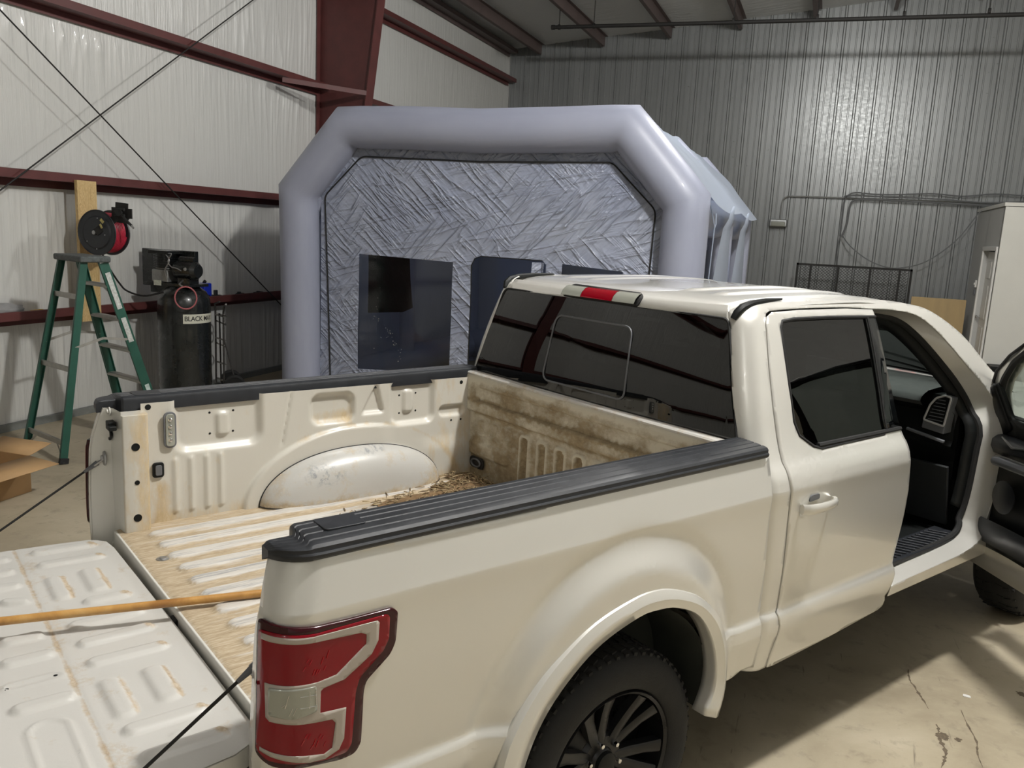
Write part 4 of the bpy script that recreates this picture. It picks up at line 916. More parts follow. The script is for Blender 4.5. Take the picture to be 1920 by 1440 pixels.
# roof
m = mat('white_roof_insulation', (.62, .63, .63), .5); t = NT(m); n = t.noise(2.5, 5, .6, t.co((.8, 4, 1)), .4); t.bump(n, .5, .05)
g = G(); g.grid(lambda x, y: (x, y, roofz(x)+.02*math.sin(y*2.2)*math.sin(x*2.16+.5)), lin(-.1, 13.5, 60)+[16.2], lin(-6.1, 18.8, 60)); struct(g.done('ceiling', m, ang=80))
m_red = nmat('red_oxide_steel', (.105, .030, .028), .18, 5, .5); M['red'] = m_red
m_dk = nmat('dark_purlin_steel', (.115, .085, .08), .15, 5, .55)
def zgirt(name, y0, y1, z0, mt):
    g = G(); pr = [(.004, z0-.072), (.004, z0-.003), (.196, z0-.003), (.196, z0+.072), (.186, z0+.080), (.186, z0+.078), (.193, z0+.070), (.193, z0), (.007, z0), (.007, z0-.072)]
    pr = [(.004, z0-.075), (.008, z0-.075), (.008, z0-.004), (.200, z0-.004), (.200, z0+.075), (.182, z0+.080), (.182, z0+.077), (.196, z0+.072), (.196, z0), (.004, z0)]
    g.prism([(p[0]+.035, p[1]) for p in pr], lambda a, b: (a, y0, b), lambda a, b: (a, y1, b)); return g.done(name, mt, ang=20)
GL = [('lowest', 'the air compressor and loose tools'), ('second lowest', 'the timber board'), ('third', 'the crossing brace rods'), ('topmost', 'the ceiling')]
for i, z0 in enumerate(GZ):
    a = zgirt('steel_girt', -5.9, 10.94, z0, M['red']); tag(a, ['dark red steel girt carrying loose tools, lowest on the left wall', 'dark red steel girt behind the top of the timber board', 'dark red steel girt across the brace rods, high on the left wall', 'topmost dark red girt on the left wall before the column'][i], 'girt')
    b = zgirt('steel_girt', 11.06, 18.6, z0, M['red']); tag(b, ['lowest dark red girt beyond the column, behind the inflatable booth', 'second dark red girt beyond the column, behind the inflatable booth', 'dark red girt beyond the column just above the booth top', 'long dark red girt beyond the column running into the far corner'][i], 'girt')
g = zgirt('eave_strut', -5.9, 18.6, 6.12, m_dk); tag(g, 'dark steel eave strut where the left wall meets the roof', 'beam')
# columns with their tapered webs
def column(y, label):
    r = empty('steel_column', (0, y, 0), 0, label, 'column')
    def xin(z): return .354+.126*z
    g = G(); g.prism([(.03, 0), (xin(0), 0), (xin(6.0), 6.0), (.03, 6.0)], lambda a, b: (a, -.006, b), lambda a, b: (a, .006, b)); g.done('column_web', M['red'], r)
    g = G(); g.box((.034, 0, 3.0), (.014, .20, 6.0)); g.bar((xin(0)+.006, 0, 0), (xin(6.0)+.006, 0, 6.0), .20, .014, (1, 0, 0)); g.done('column_flange', M['red'], r)
    g = G(); g.box((.24, 0, .012), (.50, .26, .024)); g.done('base_plate', M['red'], r)
    return r
column(11.0, 'wide dark red steel column rising behind the left of the booth'); column(3.2, 'dark red steel column nearer the camera, outside the left edge')
# rafters
def rafter(y, label):
    r = empty('roof_rafter', (0, y, 0), 0, label, 'beam')
    g = G(); g.prism([(.2, 5.45), (1.6, 5.95), (13.4, 7.0), (13.4, 7.22), (.2, 6.03)], lambda a, b: (a, -.006, b), lambda a, b: (a, .006, b)); g.done('rafter_web', M['red'], r)
    g = G(); g.bar((.9, 0, 5.70), (1.6, 0, 5.95), .2, .014, (0, 0, 1)); g.bar((1.6, 0, 5.95), (13.4, 0, 7.0), .2, .014); g.done('rafter_flange', M['red'], r)
rafter(11.0, 'dark red rafter on top of the wide column'); rafter(3.2, 'dark red rafter overhead near the camera')
g = G(); a, b = Vector((.225, 9.80, 4.02)), Vector((.86, 10.90, 4.02)); g.bar(a, b, .065, .006); g.bar(a+Vector((.02, -.02, -.03)), b+Vector((.02, -.02, -.03)), .006, .06)
tag(g.done('flange_brace', M['red']), 'short red steel angle brace from the girt to the wide column', 'brace')
# brace rods
for a, b, lb in (((.30, 3.3, 5.48), (.30, 10.85, .165), 'thin black brace rod sloping down to the right'), ((.315, 3.3, .72), (.315, 10.85, 6.05), 'thin black brace rod sloping up to the right')):
    g = G(); g.tube([a, b], .0075, 8); tag(g.done('brace_rod', M['chassis']), lb, 'brace rod')
# purlins
for i, x in enumerate((.80, 2.25, 3.70, 5.15, 6.60, 8.05, 9.50, 10.95, 12.4)):
    g = G(); z = roofz(x)-.035; g.box((x, 6.3, z-.10), (.006, 24.6, .20)); g.box((x-.035, 6.3, z-.2), (.07, 24.6, .006)); g.box((x+.035, 6.3, z), (.07, 24.6, .006))
    nm = ['nearest the left wall', 'second from the left wall', 'third from the left wall', 'fourth from the left wall', 'fifth from the left wall', 'sixth from the left wall', 'seventh from the left wall', 'eighth from the left wall', 'ninth from the left wall'][i]
    tag(g.done('roof_purlin', m_dk), 'dark steel purlin under the white roof, '+nm, 'purlin', 'roof purlins')
# hung pipe
r = empty('overhead_pipe', (1.95, 15.9, 6.0), 0, 'dark pipe hung below the purlins in front of the back wall', 'pipe')
g = G(); g.tube([(0, 0, 0), (11.5, 0, -.10)], .035, 12); g.lathe([(.045, -.03), (.045, .03)], (0, 0, 0), (1, 0, 0), 12); g.done('pipe_run', M['chassis'], r)
for x in (.12, .80, 3.35, 4.75, 6.1, 7.35, 9.2):
    g = G(); zt = roofz(1.95+x)-6.0-.05; g.tube([(x, 0, 0), (x, 0, zt)], .008, 6); g.tube([(x-.02, .0, 0), (x+.02, .0, 0)], .048, 10); g.done('pipe_hanger', M['chassis'], r)
# ---------------------------------------------------------------- things on the back wall
con = nmat('conduit_metal', (.34, .35, .35), .08, 10, .35, .8)
cab_m = nmat('grey_cable', (.14, .145, .15), .1, 10, .5)
def cable(name, pts, r, mt, label, cat, n=6, parent=None):
    g = G(); g.tube(spline(pts, n), r, 8); return tag(g.done(name, mt, parent), label, cat)
cable('lamp_conduit', [(6.285, 18.66, 2.70), (6.285, 18.66, 2.9), (6.30, 18.66, 3.06), (6.37, 18.66, 3.14), (6.50, 18.66, 3.16), (7.5, 18.66, 3.16), (8.6, 18.66, 3.16), (10.9, 18.66, 3.14)], .014, con, 'thin metal conduit running right from above the bulkhead lamp', 'conduit')
cable('wall_cable', [(7.50, 18.60, 2.42), (7.50, 18.6, 2.76), (7.50, 18.6, 3.08), (7.57, 18.6, 3.22), (7.72, 18.6, 3.27), (8.0, 18.6, 3.25), (8.4, 18.6, 3.25), (9.1, 18.6, 3.29), (9.65, 18.6, 3.26), (10.2, 18.6, 3.32), (10.9, 18.6, 3.29)], .013, cab_m, 'grey cable arching over the top of the wall conduits', 'cable')
cable('wall_cable', [(7.54, 18.57, 2.40), (7.60, 18.57, 2.65), (7.62, 18.57, 3.0), (7.70, 18.57, 3.12), (7.97, 18.57, 3.14), (8.64, 18.57, 3.13), (9.67, 18.57, 3.11), (10.9, 18.57, 3.07)], .018, cab_m, 'thick grey cable lowest in the bundle on the back wall', 'cable')
cable('wall_cable', [(7.50, 18.55, 3.15), (7.56, 18.55, 3.20), (8.2, 18.55, 3.20), (9.2, 18.55, 3.19), (10.0, 18.55, 3.15), (10.9, 18.55, 3.20)], .014, cab_m, 'grey cable in the middle of the bundle on the back wall', 'cable')
cable('drop_cable', [(7.52, 18.55, 2.42), (7.49, 18.55, 2.29), (7.48, 18.55, 2.06), (7.51, 18.55, 1.76), (7.50, 18.55, 1.41), (7.50, 18.55, .9)], .010, cab_m, 'cable dropping behind the black mesh ramp', 'cable')
cable('hanging_cable', [(7.54, 18.45, 2.40), (7.72, 18.3, 2.19), (8.04, 18.2, 1.96), (8.38, 18.2, 1.83), (8.72, 18.2, 1.83), (9.14, 18.2, 1.99), (9.59, 18.2, 2.41), (9.86, 18.2, 2.86), (9.97, 18.2, 2.985), (10.25, 18.2, 3.03)], .011, cab_m, 'slack cable swagging from the wall to the white office roof', 'cable')
r = empty('bulkhead_lamp', (6.26, 18.66, 2.60), 0, 'small grey bulkhead lamp on the ribbed back wall', 'lamp')
g = G(); g.box((0, -.05, .0), (.36, .12, .16)); g.done('lamp_body', con, r, bevel=.03, seg=3)
g = G(); g.box((0, -.12, -.02), (.28, .05, .10)); g.done('lamp_lens', M['clear_lens'], r, bevel=.02, seg=3)
# office box
ow_ = nmat('white_office_paint', (.66, .655, .61), .03, 2, .6)
g = G(); g.box((13.0, 15.98+.05, 1.48), (6.06, .10, 2.96)); struct(g.done('wall_office_front', ow_))
g = G()
g.box((10.02, 18.06, 1.48), (.10, 1.34, 2.96)); g.box((10.02, 16.10, 1.48), (.10, .12, 2.96)); g.box((10.02, 16.78, 2.60), (.10, 1.26, .72)); struct(g.done('wall_office_side', nmat('shaded_office_paint', (.50, .50, .48), .03, 2, .6)))  # side of the white office, its shade put into a darker colour
g = G(); g.box((13.0, 17.37, 3.0), (6.1, 2.78, .06)); struct(g.done('ceiling_office', ow_))
dw = nmat('white_door_paint', (.74, .73, .69), .02, 3, .4)
g = G(); g.box((10.06, 16.78, 1.11), (.04, 1.20, 2.22))
for yy in (16.50, 17.06):
    for zz, hh in ((1.90, .30), (1.32, .60), (.52, .72)): g.box((10.035, yy, zz), (.015, .36, hh))
dr_ = struct(g.done('door_1', dw, bevel=.004))
g = G(); g.lathe([(.028, 0), (.028, .008), (.012, .012), (.012, .04), (.028, .05), (.028, .07), (0, .075)], (10.035, 17.28, 1.04), (-1, 0, 0), 16); g.bar((9.97, 17.28, 1.04), (9.97, 17.17, 1.04), .02, .02); g.done('door_handle', M['steel'], dr_, bevel=.003)
g = G(); g.box((9.955, 16.13, 1.13), (.03, .07, 2.26)); g.box((9.955, 17.42, 1.13), (.03, .07, 2.26)); g.box((9.955, 16.78, 2.27), (.03, 1.36, .07)); struct(g.done('trim_1', dw, bevel=.003))
r = empty('light_switch', (9.955, 17.72, 1.62), 0, 'white light switch beside the office door', 'switch')
g = G(); g.box((0, 0, 0), (.03, .09, .13)); g.done('switch_plate', dw, r, bevel=.004)
g = G(); g.box((-.02, 0, 0), (.02, .02, .04)); g.done('switch_toggle', dw, r)
g = G(); g.box((0, 0, -.16), (.03, .06, .09)); g.done('outlet_box', M['grey_plastic'], r, bevel=.004)
# plywood sheet and mesh ramp
m = nmat('tan_board', (.42, .30, .14), .10, 1.5, .6, bump=.15, bscale=40, vec=(4, 4, .6))
g = G(); R_ = Matrix.Rotation(-.10, 3, 'X'); g.box((9.37, 17.62, .66), (.94, .018, 1.30), R_); tag(g.done('plywood_sheet', m, bevel=.002), 'tan board leaning beside the shaded office wall', 'board')
r = empty('ramp_gate', (7.80, 17.60, 0), 0, 'black expanded metal trailer ramp standing against the back wall', 'ramp')
g = G(); B_ = M['chassis']
for z in (.06, 1.80): g.box((0, 0, z), (2.10, .04, .04))
for x in (-1.03, 1.03): g.box((x, 0, .93), (.04, .04, 1.78))
g.done('ramp_frame', B_, r)
for x in (-.78, -.27, .31, .83): g = G(); g.box((x, .0, .93), (.04, .03, 1.74)); g.done('ramp_upright', B_, r)
g = G(); cw, chh = .062, .028
for j in range(62):
    for i in range(33):
        x = -1.0+i*cw+(cw/2 if j % 2 else 0); z = .08+j*chh
        if x+cw/2 > 1.01: continue
        for d in (-1, 1):
            a = Vector((x, 0, z)); b = Vector((x+d*cw/2, 0, z+chh)); 
            if abs(b.x) > 1.02: continue
            p = Vector((0, 0, .0028)); vs_ = [g.bm.verts.new(q) for q in (a-p+Vector((0, -.003, 0)), b-p+Vector((0, -.003, 0)), b+p+Vector((0, .003, 0)), a+p+Vector((0, .003, 0)))]; g.bm.faces.new(vs_)
tag(g.done('ramp_mesh', B_, r, solid=.003), kind='stuff')

# worn marks on the concrete beside the truck
_R = Matrix.Rotation(math.radians(58.4413), 3, 'Z'); _T = Vector((5.385, 2.007, 0)); sm_ = nmat('dark_floor_stain', (.13, .10, .065), .4, 60, .8)
random.seed(5)
for line, wd in (([(3.49, -.85), (3.40, -.90), (3.335, -.963), (3.27, -1.03), (3.198, -1.099)], .006), ([(3.10, -1.18), (3.06, -1.21), (3.0, -1.24), (2.93, -1.30), (2.86, -1.33), (2.78, -1.354)], .009), ([(3.33, -1.19), (3.22, -1.27), (3.12, -1.351), (3.02, -1.40), (2.94, -1.456)], .004)):
    P = spline([(a, b, 0) for a, b in line], 6); g = G(); A = []; B2 = []
    for i, p in enumerate(P):
        d = (P[min(i+1, len(P)-1)]-P[max(i-1, 0)]).normalized(); n = Vector((-d.y, d.x, 0)); w_ = wd*(.3+1.1*random.random())*(.4+math.sin(PI*i/(len(P)-1)))
        A.append(_T+_R@(p+n*w_+Vector((0, 0, .0007)))); B2.append(_T+_R@(p-n*w_*random.random()+Vector((0, 0, .0007))))
    g.strip(A, B2); g.done('floor_stain', sm_, FLOOR)
for cx, cy, r_ in ((3.03, -1.245, .030), (3.06, -1.30, .018), (2.62, -1.62, .02), (3.75, -1.30, .03)):
    g = G(); c_ = _T+_R@Vector((cx, cy, .0008)); n = 18; g.bm.faces.new([g.bm.verts.new(c_+Vector((math.cos(2*PI*k/n), math.sin(2*PI*k/n), 0))*r_*(.5+.7*random.random())) for k in range(n)]); g.done('floor_stain', sm_, FLOOR)

# ================================================================ INFLATABLE BOOTH
m = mat('blue_grey_nylon', (.30, .32, .41), .42, coat=.1); t = NT(m); n = t.noise(3, 5, .6); t.set('Base Color', t.ramp(n, [(.3, (.29, .31, .40)), (.7, (.34, .36, .45))])); n = t.noise(7, 4, .55, None, .5); t.bump(n, .12, .02); M['nylon'] = m
m = mat('crinkled_blue_grey_nylon', (.30, .33, .43), .34, coat=.1); t = NT(m); v = t.co((1, 1, 1)); vd = t.co2((5.5, 1, .8), (0, -.75, 0)); vd2 = t.co2((.55, 1, 4.5), (0, .25, 0)); vd3 = t.co2((5.5, 1, .8), (0, .85, 0))
a = t.noise(1.5, 3, .5, vd, .25); b = t.noise(1.7, 3, .5, vd2, .4); c3 = t.noise(1.5, 3, .5, vd3, .3); mk1 = t.ramp(t.noise(1.1, 2, .5, v), [(.42, 0.0), (.58, 1.0)])
rg = [t.math('POWER', t.math('SUBTRACT', 1.0, t.math('MULTIPLY', t.math('ABSOLUTE', t.math('SUBTRACT', q, .5)), 5.0)), 3) for q in (a, b, c3)]
rg = [t.math('MAXIMUM', q, 0.0) for q in rg]
t.bump(t.math('ADD', t.math('ADD', t.math('MULTIPLY', rg[0], mk1), t.math('MULTIPLY', rg[1], .5)), t.math('MULTIPLY', rg[2], t.math('SUBTRACT', 1.0, mk1))), .8, .028)
t.set('Base Color', t.ramp(t.noise(1.2, 4, .6, v), [(.35, (.27, .30, .40)), (.65, (.35, .38, .47))])); M['crinkle'] = m
M['net'] = cloth_mat('pale_translucent_fabric', (.52, .58, .68), .45)
M['wallcloth'] = cloth_mat('blue_grey_wall_cloth', (.36, .40, .54), .5)
m = mat('dark_filter_cloth', (.020, .024, .018), .6); t = NT(m); t.bump(t.math('ABSOLUTE', t.math('SUBTRACT', t.noise(6, 6, .6, None, 1.2), .5)), .8, .05); M['filter'] = m
BO = empty('inflatable_paint_booth', (3.9, 8, 0), 0, 'large blue grey inflatable spray booth with clear windows, standing behind the truck', 'inflatable booth')
def L(x, y, z): return (x-3.9, y-8.0, z)
AR = [(1.80, .0), (1.78, 1.2), (1.75, 2.47), (2.37, 3.16), (3.1, 3.155), (3.9, 3.13), (4.7, 3.145), (5.42, 3.165), (6.02, 2.50), (6.02, 1.2), (6.03, 0)]
def arch(name, y, r, sc_=1.0, lab=None):
    g = G(); pts = []; rad = []
    P = AR
    for i, p in enumerate(P):
        a = Vector((P[i][0], 0, P[i][1]))
        if i in (2, 3, 7, 8):
            pr = Vector((P[i-1][0], 0, P[i-1][1])); nx = Vector((P[i+1][0], 0, P[i+1][1]))
            pts += [a+(pr-a).normalized()*.16, a, a+(nx-a).normalized()*.16]; rad += [r*1.0, r*1.055, r*1.0]
        else: pts.append(a); rad.append(r)
    pts = [L(p.x, y, p.z) for p in pts]
    g.tube(pts, rad, 32); o = g.done(name, M['nylon'], BO, ang=60)
    if lab: tag(o, lab)
    return o
arch('front_arch', 8.0, .218, 1, 'nearest inflated arch of the booth'); arch('middle_arch', 10.4, .19, 1, 'middle inflated arch of the booth'); arch('rear_arch', 12.7, .20, 1, 'furthest inflated arch of the booth')
for (x, z, r) in ((1.80, 2.38, .20), (5.99, 2.40, .21), (1.84, .26, .22), (6.0, .26, .22), (2.42, 3.06, .14), (5.35, 3.07, .14)):
    g = G(); g.tube([L(x, 8.05, z), L(x, 9.2, z), L(x, 10.4, z), L(x, 11.5, z), L(x, 12.7, z)], r, 24); g.done('long_tube', M['nylon'], BO, ang=60)
g = G(); g.tube([L(1.9, 12.7, .30), L(3.9, 12.7, .30), L(5.95, 12.7, .30)], .24, 24); g.done('cross_tube', M['nylon'], BO, ang=60)
g = G(); g.tube([L(2.0, 8.0, .12), L(3.7, 8.0, .12)], .12, 20); g.tube([L(4.9, 8.0, .12), L(5.9, 8.0, .12)], .12, 20); g.done('sill_tube', M['nylon'], BO)
# crinkled front panel with openings
fp = [(2.0, .10), (2.0, 2.50), (2.50, 3.06), (5.35, 3.08), (5.93, 2.45), (5.95, .10)]
pane1 = [(2.50, .55), (3.63, .62), (3.635, 1.805), (2.50, 1.83)]; door = [(3.85, .12), (3.85, 1.79), (3.885, 1.86), (3.95, 1.885), (4.62, 1.88), (4.66, 1.84), (4.66, .12)]; pane2 = [(4.83, .62), (5.45, .62), (5.45, 1.82), (4.83, 1.86)]
def fpn(x, z): return L(x, 8.06+.015*noise.noise(Vector((x*2.1, z*1.7, 0)))-.03*math.sin((x-2)/3.8*PI)*math.sin(z), z)
sheet('front_panel', fp, [pane1, door, pane2], fpn, M['crinkle'], BO, step=.06, out=(0, -1, 0))
for q, (pn, nm) in enumerate(((pane1, 'window_pane'), (pane2, 'window_pane'))):
    sheet(nm, offset_poly(pn, .015), [], lambda x, z: (fpn(x, z)[0], fpn(x, z)[1]+.006, z), M['pvc'], BO, step=.2, out=(0, -1, 0))
g = G(); zp = round_poly([(2.16, .12), (2.10, 1.4), (2.055, 2.44), (2.505, 2.865), (3.9, 2.835), (5.27, 2.855), (5.725, 2.42), (5.71, 1.85), (5.73, .12)], .06, 4)[3:-3]
g.tube([(fpn(x, z)[0], fpn(x, z)[1]-.012, z) for x, z in zp], .008, 6); g.done('zipper', M['rubber'], BO)
g = G(); g.tube([(fpn(x, z)[0], fpn(x, z)[1]-.006, z) for x, z in door[:5]], .006, 6); g.done('door_piping', M['rubber'], BO)
g = G(); g.grid(lambda a, z: L(4.55+.10*a+.03*math.sin(a*7+z*3), 8.03-.05*math.sin(a*5+z), z), lin(0, 1, 14), lin(.12, 1.86, 14)); g.done('tied_door_flap', M['crinkle'], BO, ang=60)
# filter cloth and inner walls
sheet('hanging_filter', [(2.52, 1.17), (2.95, 1.21), (3.08, 1.27), (3.05, 1.55), (3.03, 1.86), (2.50, 1.88)], [], lambda x, z: L(x, 8.22+.02*math.sin(6*x+3*z), z), M['filter'], BO, step=.08, out=(0, -1, 0), solid=.01)
sheet('rear_panel', [(1.9, .1), (1.9, 2.45), (2.45, 3.05), (5.3, 3.05), (5.9, 2.45), (5.9, .1)], [[(2.5, .9), (3.4, .9), (3.4, 1.9), (2.5, 1.9)], [(4.3, .9), (5.2, .9), (5.2, 1.9), (4.3, 1.9)]], lambda x, z: L(x, 12.7, z), M['wallcloth'], BO, step=.2, out=(0, -1, 0))
for x0 in (2.5, 4.3):
    sheet('rear_filter', [(x0, .9), (x0+.9, .9), (x0+.9, 1.9), (x0, 1.9)], [], lambda x, z: L(x, 12.72, z), M['filter'], BO, step=.2, out=(0, -1, 0), solid=.01)
sheet('partition', [(3.2, .1), (3.2, 1.9), (3.6, 2.4), (5.8, 2.4), (5.8, .1)], [[(4.05, .3), (4.5, .3), (4.5, 1.75), (4.05, 1.75)]], lambda x, z: L(x, 10.4, z), M['wallcloth'], BO, step=.15, out=(0, -1, 0))
for x, nm in ((1.84, -1), (5.97, 1)):
    sheet('side_panel', [(8.1, .1), (12.6, .1), (12.6, 2.4), (8.1, 2.4)], [[(9.70, 1.0), (10.25, 1.0), (10.25, 2.05), (9.70, 2.05)]] if nm > 0 else [], lambda y, z, x=x: L(x+.02*math.sin(y*5)*math.sin(z*2), y, z), M['wallcloth'], BO, step=.12, out=(nm, 0, 0))
sheet('side_filter', [(9.68, .98), (10.27, .98), (10.27, 2.07), (9.68, 2.07)], [], lambda y, z: L(5.95, y, z), M['filter'], BO, step=.2, out=(1, 0, 0), solid=.008)
# roof sheet sagging between the arches
RP = [(1.62, 2.44), (2.33, 3.26), (3.1, 3.30), (3.9, 3.27), (4.7, 3.31), (5.44, 3.38), (5.88, 2.97), (6.29, 2.50)]
def roofs(s, y):
    i = min(int(s), len(RP)-2); f_ = s-i; x = RP[i][0]*(1-f_)+RP[i+1][0]*f_; z = RP[i][1]*(1-f_)+RP[i+1][1]*f_
    q = ((y-8.0) % 2.4)/2.4; sag = .045*math.sin(PI*q)
    z += -sag+.035*noise.noise(Vector((x*2.5, y*2.2, 0)))*(1 if .3 < s < 6.4 else 0)+.05*math.sin(PI*max(0, min(1, (y-8.3)/1.9)))*(1 if 8.3 < y < 10.2 else 0)*sstep(4.9, 5.4, x)*0
    return L(x, y, z)
g = G(); g.grid(roofs, lin(0, 7, 56), lin(8.0, 12.75, 50)); g.done('roof_sheet', M['net'], BO, ang=70)
for y0, yt in ((9.70, 9.45), (11.35, 11.25)):
    g = G()
    def flap(t, s, y0=y0, yt=yt):
        sp = min(1.6, 2.6*s**.6); z = 2.54-2.43*s
        return L(6.26+.05*s+.05*math.sin(PI*t)*(.4+s)+(.03 if s < .08 else 0), yt+.35*s**.4-(sp)*(1-t), z)
    g.grid(flap, lin(0, 1, 14), [0, .01, .03, .06, .1, .15, .2, .3, .4, .55, .7, .85, 1.0]); g.done('side_flap', M['net'], BO, ang=60)
g = G(); g.tube([L(6.25, 8.28, 2.25), L(6.27, 8.27, 2.32), L(6.26, 8.30, 2.42)], .007, 6)
g.tube([L(6.20, 8.15, 2.55), L(6.262, 8.26, 2.3), L(6.24, 8.24, 1.4), L(6.2, 8.2, .2)], .006, 6); g.done('tie_cord', M['net'], BO)
# ================================================================ LEFT WALL THINGS
gf = nmat('green_fibreglass', (.017, .085, .060), .12, 10, .38); al = nmat('weathered_aluminium', (.42, .41, .38), .15, 14, .5, .7)
LD = empty('step_ladder', (0, 0, 0), 0, 'green fibreglass step ladder standing open in front of the left wall', 'ladder')
RL, RR, CR_, CL_ = [Vector(p) for p in ((.677, 5.334, 0), (1.365, 5.13, 0), (1.641, 6.047, 0), (.945, 6.253, 0))]
RLt, RRt, CRt, CLt = [Vector(p) for p in ((.911, 5.599, 1.706), (1.313, 5.48, 1.706), (1.361, 5.643, 1.706), (.96, 5.762, 1.706))]
dv = (RR-RL).normalized(); nv = Vector((-dv.y, dv.x, 0))
for a, b, w_ in ((RL, RLt, .062), (RR, RRt, .062), (CR_, CRt, .085), (CL_, CLt, .085)):
    g = G(); s_ = 1 if a in (RR, CR_) else -1
    g.bar(a, b, w_, .006, dv); g.bar(a-dv*s_*.012+nv*w_*.45, b-dv*s_*.012+nv*w_*.45, .006, .026, dv); g.bar(a-dv*s_*.012-nv*w_*.45, b-dv*s_*.012-nv*w_*.45, .006, .026, dv); g.done('side_rail', gf, LD)
def at(a, b, z): return a.lerp(b, z/1.706)
for z in (.32, .62, .91, 1.20, 1.50): g = G(); g.bar(at(CR_, CRt, z), at(CL_, CLt, z), .085, .028); g.done('step', al, LD, bevel=.004)
for z in (.17, .79, 1.41): g = G(); g.bar(at(RR, RRt, z), at(RL, RLt, z), .022, .045); g.done('cross_brace', al, LD, bevel=.003)
for a, b in ((RR, RRt), (RL, RLt)):
    g = G(); m_ = (at(RR, RRt, .17)+at(RL, RLt, .17))/2; g.bar(at(a, b, .02), m_.lerp(at(a, b, .17), .5), .004, .02); g.done('corner_strut', al, LD)
for (a, b, c_, d_) in ((RR, RRt, CR_, CRt), (RL, RLt, CL_, CLt)):
    p, q = at(a, b, .98), at(c_, d_, 1.02); g = G(); mm = (p+q)/2+Vector((0, 0, .05)); g.bar(p, mm, .005, .022); g.bar(mm, q, .005, .022); g.done('spreader', al, LD)
g = G(); c_ = (RLt+RRt+CRt+CLt)/4; ang = math.atan2(dv.y, dv.x); g.box(c_+Vector((0, 0, .03)), (.50, .27, .055), Matrix.Rotation(ang, 3, 'Z')); g.done('top_cap', nmat('paint_spattered_cap', (.075, .085, .085), .5, 30, .6), LD, bevel=.016, seg=3)
g = G(); a_, b_ = at(CR_, CRt, 1.24), at(CR_, CRt, 1.06); o_ = dv*.008; g.bar(at(CR_, CRt, 1.62)+o_, at(CR_, CRt, 1.30)+o_, .045, .003, dv); g.bar(at(CR_, CRt, 1.22)+o_, at(CR_, CRt, 1.00)+o_, .045, .003, dv); g.done('warning_sticker', nmat('printed_label', (.50, .52, .50), .3, 60, .5), LD)
g = G(); g.bar(at(CR_, CRt, .60)+o_, at(CR_, CRt, .40)+o_, .04, .003, dv); g.done('side_sticker', nmat('pale_printed_label', (.45, .55, .52), .25, 60, .5), LD)
for a, b in ((RR, RRt), (RL, RLt), (CR_, CRt), (CL_, CLt)): g = G(); g.bar(a, at(a, b, .05), .075, .035, dv); g.done('rubber_foot', M['rubber'], LD, bevel=.004)
# timber board and hose reel
m = mat('yellow_pine', (.62, .44, .20), .55); t = NT(m); v = t.co((6, 14, 1.1)); n = t.noise(2.0, 3, .5, v, 2.5); w_ = t.math('FRACT', t.math('MULTIPLY', n, 9)); t.set('Base Color', t.mix(t.ramp(w_, [(.35, 0.0), (.75, .75)]), (.66, .49, .24), (.43, .27, .10)))
g = G(); g.bar((.262, 6.50, 1.03), (.262, 6.50, 2.44), .235, .038, (1, 0, 0)); tag(g.done('timber_board', m, bevel=.002), 'yellow pine board fixed upright across two red girts', 'board')
rc_ = Vector((.530, 6.45, 1.94)); HR = empty('hose_reel', tuple(rc_), math.radians(6), 'black wall mounted reel wound with red air hose above the ladder', 'hose reel')
for y, nm in ((-.09, 'reel_flange'), (.10, 'reel_flange')):
    g = G(); g.lathe([(0, -.012), (.15, -.012), (.165, -.002), (.208, -.002), (.220, -.010), (.224, -.002), (.218, .006), (0, .004)], (0, y, 0), (0, 1 if y < 0 else -1, 0), 44); g.done(nm, M['black_plastic'], HR, ang=30)
g = G(); g.lathe([(.12, -.085), (.12, .095)], (0, 0, 0), (0, 1, 0), 24); g.done('reel_drum', M['chassis'], HR)
hm = nmat('red_rubber_hose', (.42, .018, .045), .1, 10, .4)
g = G(); pts = []
for k in range(0, 36*8):
    a = 2*PI*k/36; lay = k/36; y = -.07+.02*lay; pts.append((.188*math.cos(a), y, .188*math.sin(a)))
g.tube(pts, .0105, 8)
g.lathe([(.165, -.078), (.176, -.07), (.176, .08), (.165, .088)], (0, 0, 0), (0, 1, 0), 36); g.done('red_hose', hm, HR)
g = G(); g.box((-.205, .02, -.03), (.05, .16, .17)); g.bar((-.23, .0, -.03), (.0, -.108, .0), .05, .012, (0, 1, 0)); g.done('wall_bracket', M['chassis'], HR, bevel=.003)
g = G(); g.bar((.0, -.112, .0), (.235, -.06, .175), .075, .008, (0, 1, 0)); g.bar((.0, .12, .0), (.235, .07, .175), .06, .008, (0, 1, 0))
for (a, b) in (((.20, -.06, .255), (.34, -.06, .245)), ((.20, -.06, .16), (.34, -.06, .15)), ((.205, -.06, .255), (.205, -.06, .16)), ((.335, -.06, .245), (.335, -.06, .15))): g.bar(a, b, .10, .014, (0, 1, 0))
g.done('guide_arm', M['chassis'], HR, bevel=.002)
for zz in (.178, .235): g = G(); g.tube([(.22, -.10, zz), (.33, -.10, zz)], .014, 10); g.done('guide_roller', M['rubber'], HR)
g = G(); g.lathe([(.035, -.01), (.035, .012)], (.275, -.11, .205), (0, 1, 0), 18); g.done('hose_stop_ball', M['rubber'], HR)
g = G(); g.tube([(.29, -.10, .19), (.35, -.105, .135), (.415, -.11, .085)], .013, 10); hn = g.done('hose_end', M['rubber'], HR)
g = G(); g.tube([(.405, -.11, .093), (.44, -.113, .062)], [.012, .009], 10); g.done('brass_fitting', M['steel'], HR)
g = G(); g.lathe([(.02, 0), (.02, .01), (.012, .012), (0, .012)], (-.02, -.105, .0), (0, -1, 0), 16); g.done('axle_nut', M['steel'], HR)
